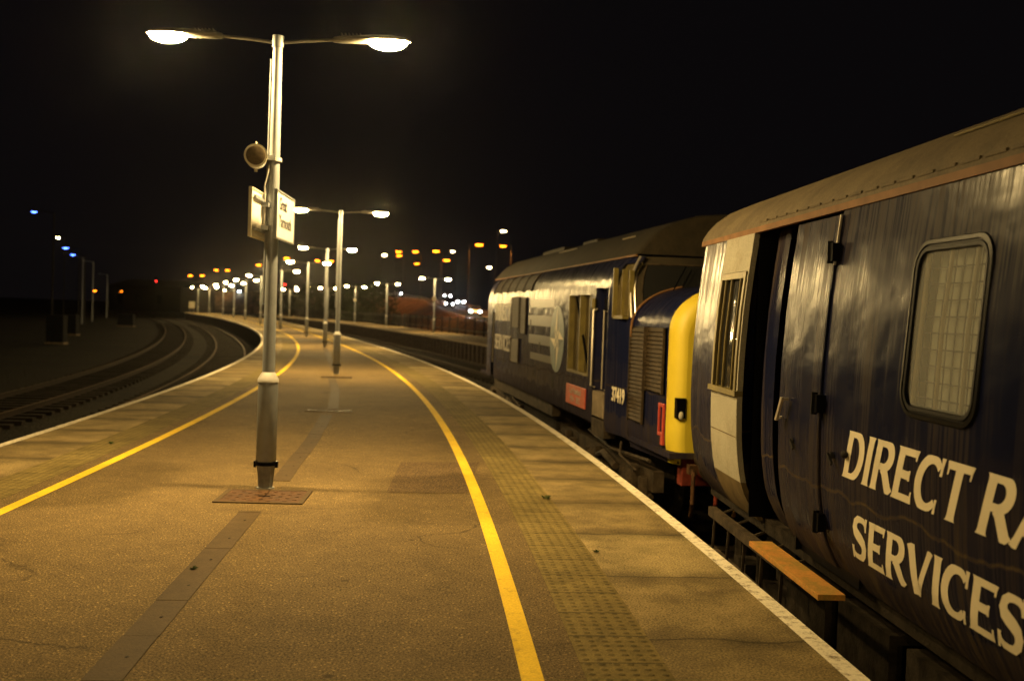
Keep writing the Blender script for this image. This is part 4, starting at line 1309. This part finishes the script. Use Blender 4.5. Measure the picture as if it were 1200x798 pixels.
# ------------------------------------------------------------------ cars on the road
def make_car(mat):
    c = empty('parked_car' if False else 'car')
    prof_ = [(-2.1, .35, .75), (-2.0, .30, .95), (-1.1, .28, 1.0), (-.7, .28, 1.38), (.6, .28, 1.43), (1.2, .28, .98), (2.0, .30, .82), (2.15, .35, .60)]
    q = MB(); rows = []
    for x, zb, zt in prof_:
        hw = .84 if abs(x) < 1.9 else .74; hr = hw if zt < 1.1 else .62
        zm = min(zt, .92)
        rows.append([(x, -hw, zb), (x, -hw, zm * .8), (x, -hw * .97, zm), (x, -hr * .96, zt), (x, hr * .96, zt), (x, hw * .97, zm), (x, hw, zm * .8), (x, hw, zb)])
    q.grid(rows, close=True); i = len(q.v); q.v += rows[0]; q.face(range(i, i + 8)); i = len(q.v); q.v += rows[-1]; q.face(list(range(i, i + 8))[::-1])
    q.build('car_body', mat, c, True)
    q = MB(); q.v = [(.66, -.56, 1.38), (.66, .56, 1.38), (1.17, .68, 1.02), (1.17, -.68, 1.02)]; q.face((0, 1, 2, 3)); o_ = q.build('windscreen', 'glass', c); o_.location.z = .012; o_.location.x = .012
    for sx in (-1.3, 1.3):
        for sy in (-.80, .80):
            q = MB(); q.tube([(sx, sy - .09, .31), (sx, sy + .09, .31)], .31, 16); q.build('wheel', 'black', c, True)
    for sy in (-.62, .62):
        q = MB(); q.ell((2.10, sy, .66), (.06, .13, .085), 10, 6); q.build('headlight', 'headlight', c)
    return c


CARS = [(556, 366, 140, 'car_silver', 'nearest oncoming car, its headlights just left of the loco'),
        (526, 358.3, 182, 'car_dark', 'second oncoming car, lowest left pair of headlights in the road group'),
        (539.5, 354.3, 200, 'car_silver', 'oncoming car in the middle of the group coming down the road'),
        (523.5, 346.8, 228, 'car_dark', 'uppermost oncoming car of the group coming down the road'),
        (466, 344.2, 268, 'car_dark', 'lone oncoming car with bluish headlights on the raised road beyond the bank')]
for px, py, Y, mat_, lab in CARS:
    c = make_car(mat_); p = at(px, py, Y)
    near = min(RC, key=lambda a: abs(a.y - Y)); i = RC.index(near); t = RC[i] - RC[i - 1]
    c.location = (p.x, Y, max(p.z - .66, near.z)); 
    face = math.atan2(-p.y, -p.x); rd = math.atan2(-t.y, -t.x)
    c.rotation_euler = (0, 0, face * .6 + rd * .4)
    tag(c, lab, 'car', 'oncoming cars on the road')


# ------------------------------------------------------------------ distant street lamps
def street_lamp(px, py, Y, mat_, label, group, zg=-1.13, arm=1.2, side=1, size=1.0, cat='street lamp', pole='darkmetal'):
    p = at(px, py, Y)
    s = empty('street_lamp', (p.x + side * arm, Y, zg)); h = p.z - zg
    q = MB(); q.tube([(0, 0, 0), (0, 0, 1.2), (0, 0, 1.25), (0, 0, h)], [.11, .11, .075, .05], 8); q.build('post', pole, s, True)
    q = MB(); q.tube([(0, 0, h - .02), (-side * arm * .5, 0, h + .10), (-side * arm * .8, 0, h + .08)], .035, 6); q.build('arm', pole, s)
    q = MB(); q.ell((-side * arm, 0, h + .05), (.40 * size, .17 * size, .07 * size), 10, 4, 0, PI / 2); q.build('housing', 'darkmetal', s, True)
    q = MB(); q.ell((-side * arm, 0, h + .04), (.34 * size, .15 * size, .13 * size), 10, 4, -PI / 2, 0); q.build('lit_bowl', mat_, s, True)
    if mat_ == 'sodium' and Y < 260 and zg > 0:      # the lamp's own light, thrown down on to the road and bank
        ld = bpy.data.lights.new('lamp_light', 'SPOT'); ld.energy = 7500; ld.color = (1.0, 0.36, 0.06); ld.spot_size = math.radians(146); ld.spot_blend = .35; ld.shadow_soft_size = .2
        lo = bpy.data.objects.new('lamp_light', ld); COL.objects.link(lo); lo.parent = s; lo.location = (-side * arm, 0, h - .2)
    tag(s, label, cat, group)
    return s


g1 = 'orange street lamps along the raised road'
for i, (px, py, Y, zg, side, lab) in enumerate([
        (467, 295, 250, 4.5, 1, 'orange street lamp, left one of the close upper pair above the bank'),
        (467.8, 299.5, 275, 5.0, -1, 'orange street lamp just below another in a close pair above the bank'),
        (487, 295, 235, 4.0, 1, 'wide orange street lamp above the middle of the earth bank'),
        (511, 294.5, 205, 2.9, 1, 'orange street lamp above the crest of the earth bank'),
        (488.5, 309, 300, 5.2, 1, 'lower orange street lamp below the wide one above the bank'),
        (523.5, 305, 225, 3.6, -1, 'orange street lamp above the group of cars'),
        (561.5, 287, 135, .9, -1, 'large orange street lamp left of the tall mast by the loco roof'),
        (589.5, 288.5, 160, 1.5, 1, 'orange street lamp just above the loco roof'),
        (303, 310.5, 300, -1.1, -1, 'orange street lamp just left of the nearest post, above the island platform'),
        (336, 302.5, 260, -1.1, -1, 'orange street lamp right of the nearest lamp post, below the name board'),
        (372, 305.5, 290, -1.1, 1, 'orange street lamp between the third and fourth platform posts'),
        (388, 306, 270, -1.1, 1, 'orange street lamp close behind the second lamp post'),
        (266.5, 316.7, 330, -1.1, 1, 'right orange lamp of the two behind the far platform end'),
        (253.5, 316.5, 335, -1.1, 1, 'left orange lamp of the two behind the far platform end'),
        (237, 323, 350, -1.1, 1, 'orange lamp second from the far left end of the platform lights'),
        (223, 323, 350, -1.1, 1, 'orange lamp at the far left end of the platform lights')]):
    street_lamp(px, py, Y, 'sodium', lab, g1, zg, 1.3, side, 1.5 if Y < 200 else 2.0)
g2 = 'white lamps beyond the station'
for i, (px, py, Y, zg, side, lab) in enumerate([
        (590, 271, 150, -1.1, -1, 'white lamp at the top of the tall mast by the loco roof'),
        (573.5, 313.5, 170, -1.1, 1, 'white lamp low on the mast beside the loco roof'),
        (530.5, 295, 260, -1.1, 1, 'small white lamp standing apart above the cars'),
        (450.5, 299, 240, -1.1, -1, 'twin white lamp on the tall post above the left end of the earth bank'),
        (347, 337, 300, -1.1, 1, 'small white lamp low between the nearest and the fourth posts'),
        (365, 337.5, 310, -1.1, 1, 'small white lamp low beside the fourth platform post'),
        (219, 337, 300, -1.1, 1, 'cold white lamp low at the far end of the platform'),
        (280.5, 341.5, 320, -1.1, 1, 'cold white light low behind the eighth lamp post'),
        (263, 340, 320, -1.1, 1, 'small warm light low behind the third post from the far end')]):
    street_lamp(px, py, Y, 'cold_far' if 'cold' in lab else 'warm_far', lab, g2, zg, .9, side, 1.0 if Y < 200 else 1.3)
g3 = 'lamps along the dark yard on the left'
for i, (px, py, Y, mt_, sz, lab) in enumerate([
        (40, 249, 62, 'blue_far', .55, 'tallest bluish white lamp on a grey post, farthest left'),
        (68, 279, 120, 'warm_far', .6, 'small warm lamp just right of the tallest bluish lamp post'),
        (77, 291, 88, 'blue_far', .75, 'brighter of the two violet blue lamps side by side at the left'),
        (85.5, 299, 98, 'blue_far', .7, 'dimmer right-hand one of the two violet blue lamps at the left'),
        (111, 341, 200, 'sodium', 1.0, 'low orange lamp left of its twin over the dark yard'),
        (142, 341.5, 240, 'sodium', .8, 'fainter low orange lamp right of its twin over the dark yard')]):
    street_lamp(px, py, Y, mt_, lab, g3, -1.1, 1.2 if Y < 110 else .8, 1, sz)
for i, (px, py, Y, lab) in enumerate([(97.5, 302, 108, 'unlit grey lamp post right of the two violet blue lamps'), (109.5, 307, 122, 'thin unlit post left of the low orange lamps'), (126, 322, 150, 'faint unlit post between the two low orange lamps')]):
    p = at(px, py, Y); q = MB(); q.tube([(0, 0, 0), (0, 0, p.z + 1.1)], [.10, .05], 8); q.tube([(0, 0, p.z + 1.05), (-.9, 0, p.z + 1.2)], .03, 6); q.ell((-1.1, 0, p.z + 1.2), (.3, .12, .06), 8, 4)
    tag(q.build('unlit_lamp_post', 'galv', loc=(p.x, Y, -1.1)), lab, 'lamp post', 'unlit posts in the yard')


# signals with red lights
for px, py, Y, lab in ((183, 329.5, 190, 'red railway signal over the left-hand tracks'), (290.5, 323.5, 210, 'red signal light left of the nearest lamp post'), (334, 333.5, 190, 'red signal light right of the nearest lamp post')):
    p = at(px, py, Y); s = empty('railway_signal', (p.x, Y, -1.1)); h = p.z + 1.1
    q = MB(); q.tube([(0, .1, 0), (0, .1, h + .4)], .08, 8); q.build('post', 'darkmetal', s)
    q = MB(); q.box((-.22, -.02, h - .35), (.22, .1, h + .75)); q.build('signal_head', 'black', s)
    q = MB(); q.ell((0, -.05, h), (.12, .04, .12), 10, 6); q.build('red_lens', 'red_far', s)
    tag(s, lab, 'railway signal', 'red railway signals')

# small sign board at the platform end
p = at(226, 356.5, 150); s = empty('platform_end_sign', (-48.6, 155, 0))
q = MB(); q.tube([(-.3, 0, 0), (-.3, 0, 1.3)], .03, 6); q.tube([(.3, 0, 0), (.3, 0, 1.3)], .03, 6); q.build('posts', 'galv', s)
q = MB(); q.box((-.45, -.05, .7), (.45, -.03, 1.7)); q.build('board', 'cream', s); tag(s, 'pale board on two posts at the far end of the island platform', 'sign')

# dark buildings far behind the yard and the station
def shed(name, px0, px1, py, Y, D_, label, roofh=1.2):
    a = at(px0, py, Y); b2 = at(px1, py, Y); t = empty(name, ((a.x + b2.x) / 2, Y, -1.13)); L = (b2.x - a.x) / 2; h = a.z + 1.13
    q = MB(); q.box((-L, 0, 0), (L, D_, h)); q.build('walls', 'cabinet', t)
    q = MB(); rr = [(-L - .3, -.3, h), (-L - .3, D_ / 2, h + roofh), (-L - .3, D_ + .3, h)]; q.grid([rr, [(-x, y, z) for x, y, z in rr]]); q.build('roof', 'under', t)
    q = MB(); k = -L + 2
    while k < L - 2: q.box((k, -.03, h * .3), (k + 1.4, -.005, h * .65)); k += 5
    q.build('windows', 'glass', t)
    tag(t, label, 'building')
shed('warehouse', 128, 212, 334, 260, 30, 'long low dark warehouse across the end of the left-hand yard', 2.0)
for px, Y, w_, h_, lab in ((67, 60, 1.0, 1.7, 'grey trackside cabinet below the tallest bluish lamp'), (85, 75, .8, 1.5, 'slim grey cabinet right of the one below the tallest lamp'), (148, 105, 1.6, 1.3, 'low pale cabinet under the low orange lamps')):
    p = at(px, 370, Y); s = empty('trackside_cabinet', (p.x, Y, -1.13))
    q = MB(); q.box((-w_ / 2, -.3, .12), (w_ / 2, .3, h_)); q.build('case', 'cabinet', s, bevel=.02)
    q = MB(); q.box((-w_ / 2 + .05, -.32, .18), (-.01, -.302, h_ - .1)); q.box((.01, -.32, .18), (w_ / 2 - .05, -.302, h_ - .1)); q.build('doors', 'cabinet', s)
    q = MB(); q.box((-w_ / 2 - .05, -.35, 0), (w_ / 2 + .05, .35, .12)); q.build('plinth', 'concrete', s)
    tag(s, lab, 'cabinet', 'trackside cabinets in the yard')


# dark bushes beyond the opposite platform, hiding the left foot of the embankment
def bush(x, y, w_, h_, label, group):
    q = MB(); rnd = random.Random(int(x * 31 + y))
    lobes = [(rnd.uniform(-w_ * .6, w_ * .6), rnd.uniform(-1.5, 1.5), h_ * rnd.uniform(.15, .78), rnd.uniform(1.0, 1.9)) for _ in range(12)]
    for k in range(2600):
        lx, ly, lz, lr_ = rnd.choice(lobes); v = Vector((rnd.gauss(0, 1), rnd.gauss(0, 1), rnd.gauss(0, 1))).normalized() * lr_ * rnd.uniform(.6, 1.0)
        c = Vector((lx + v.x * 1.3, ly + v.y, max(.1, min(h_ * 1.05, lz + v.z)))); a = Vector((rnd.uniform(-1, 1), rnd.uniform(-1, 1), rnd.uniform(-1, 1))).normalized(); b2 = a.orthogonal().normalized(); sz = rnd.uniform(.10, .22)
        i = len(q.v); q.v += [tuple(c - a * sz), tuple(c + b2 * sz * .5), tuple(c + a * sz), tuple(c - b2 * sz * .5)]; q.face((i, i + 1, i + 2, i + 3))
    root = empty('bush', (x, y, -1.13)); q.build('foliage', 'leaf', root)
    q = MB()
    for lx, ly, lz, lr_ in lobes: q.tube([(lx * .5, ly * .5, 0), (lx * .8, ly * .8, lz * .6), (lx, ly, lz)], [.05, .035, .015], 5)
    q.build('stems', 'sleeper', root)
    tag(root, label, 'bush', group)
for i, (px, Y) in enumerate(((436, 128), (424, 140), (412, 150), (400, 158), (389, 168), (376, 178), (364, 188), (351, 198), (338, 208), (324, 218))):
    p = at(px, 362, Y); bush(p.x, Y, 3.6 + i * .35, 6.0 + .08 * i + (i % 3) * .7, 'dark leafy bush in the unlit row left of the lit earth bank', 'dark bushes behind the opposite platform')

# closed box of faint even haze, added to imitate lens glow round lamps
q = MB(); q.box((-420, -60, -2.3), (300, 480, 26))
hz, hn, hb = nm('halo_haze')
hn.nodes.remove(hb)
pvn = hn.nodes.new('ShaderNodeVolumePrincipled'); pvn.inputs['Color'].default_value = (0.9, 0.88, 0.86, 1)
pvn.inputs['Density'].default_value = HAZE; pvn.inputs['Anisotropy'].default_value = 0.95
hn.links.new(pvn.outputs[0], hn.nodes['Material Output'].inputs['Volume'])
tag(q.build('haze', hz), kind='stuff')
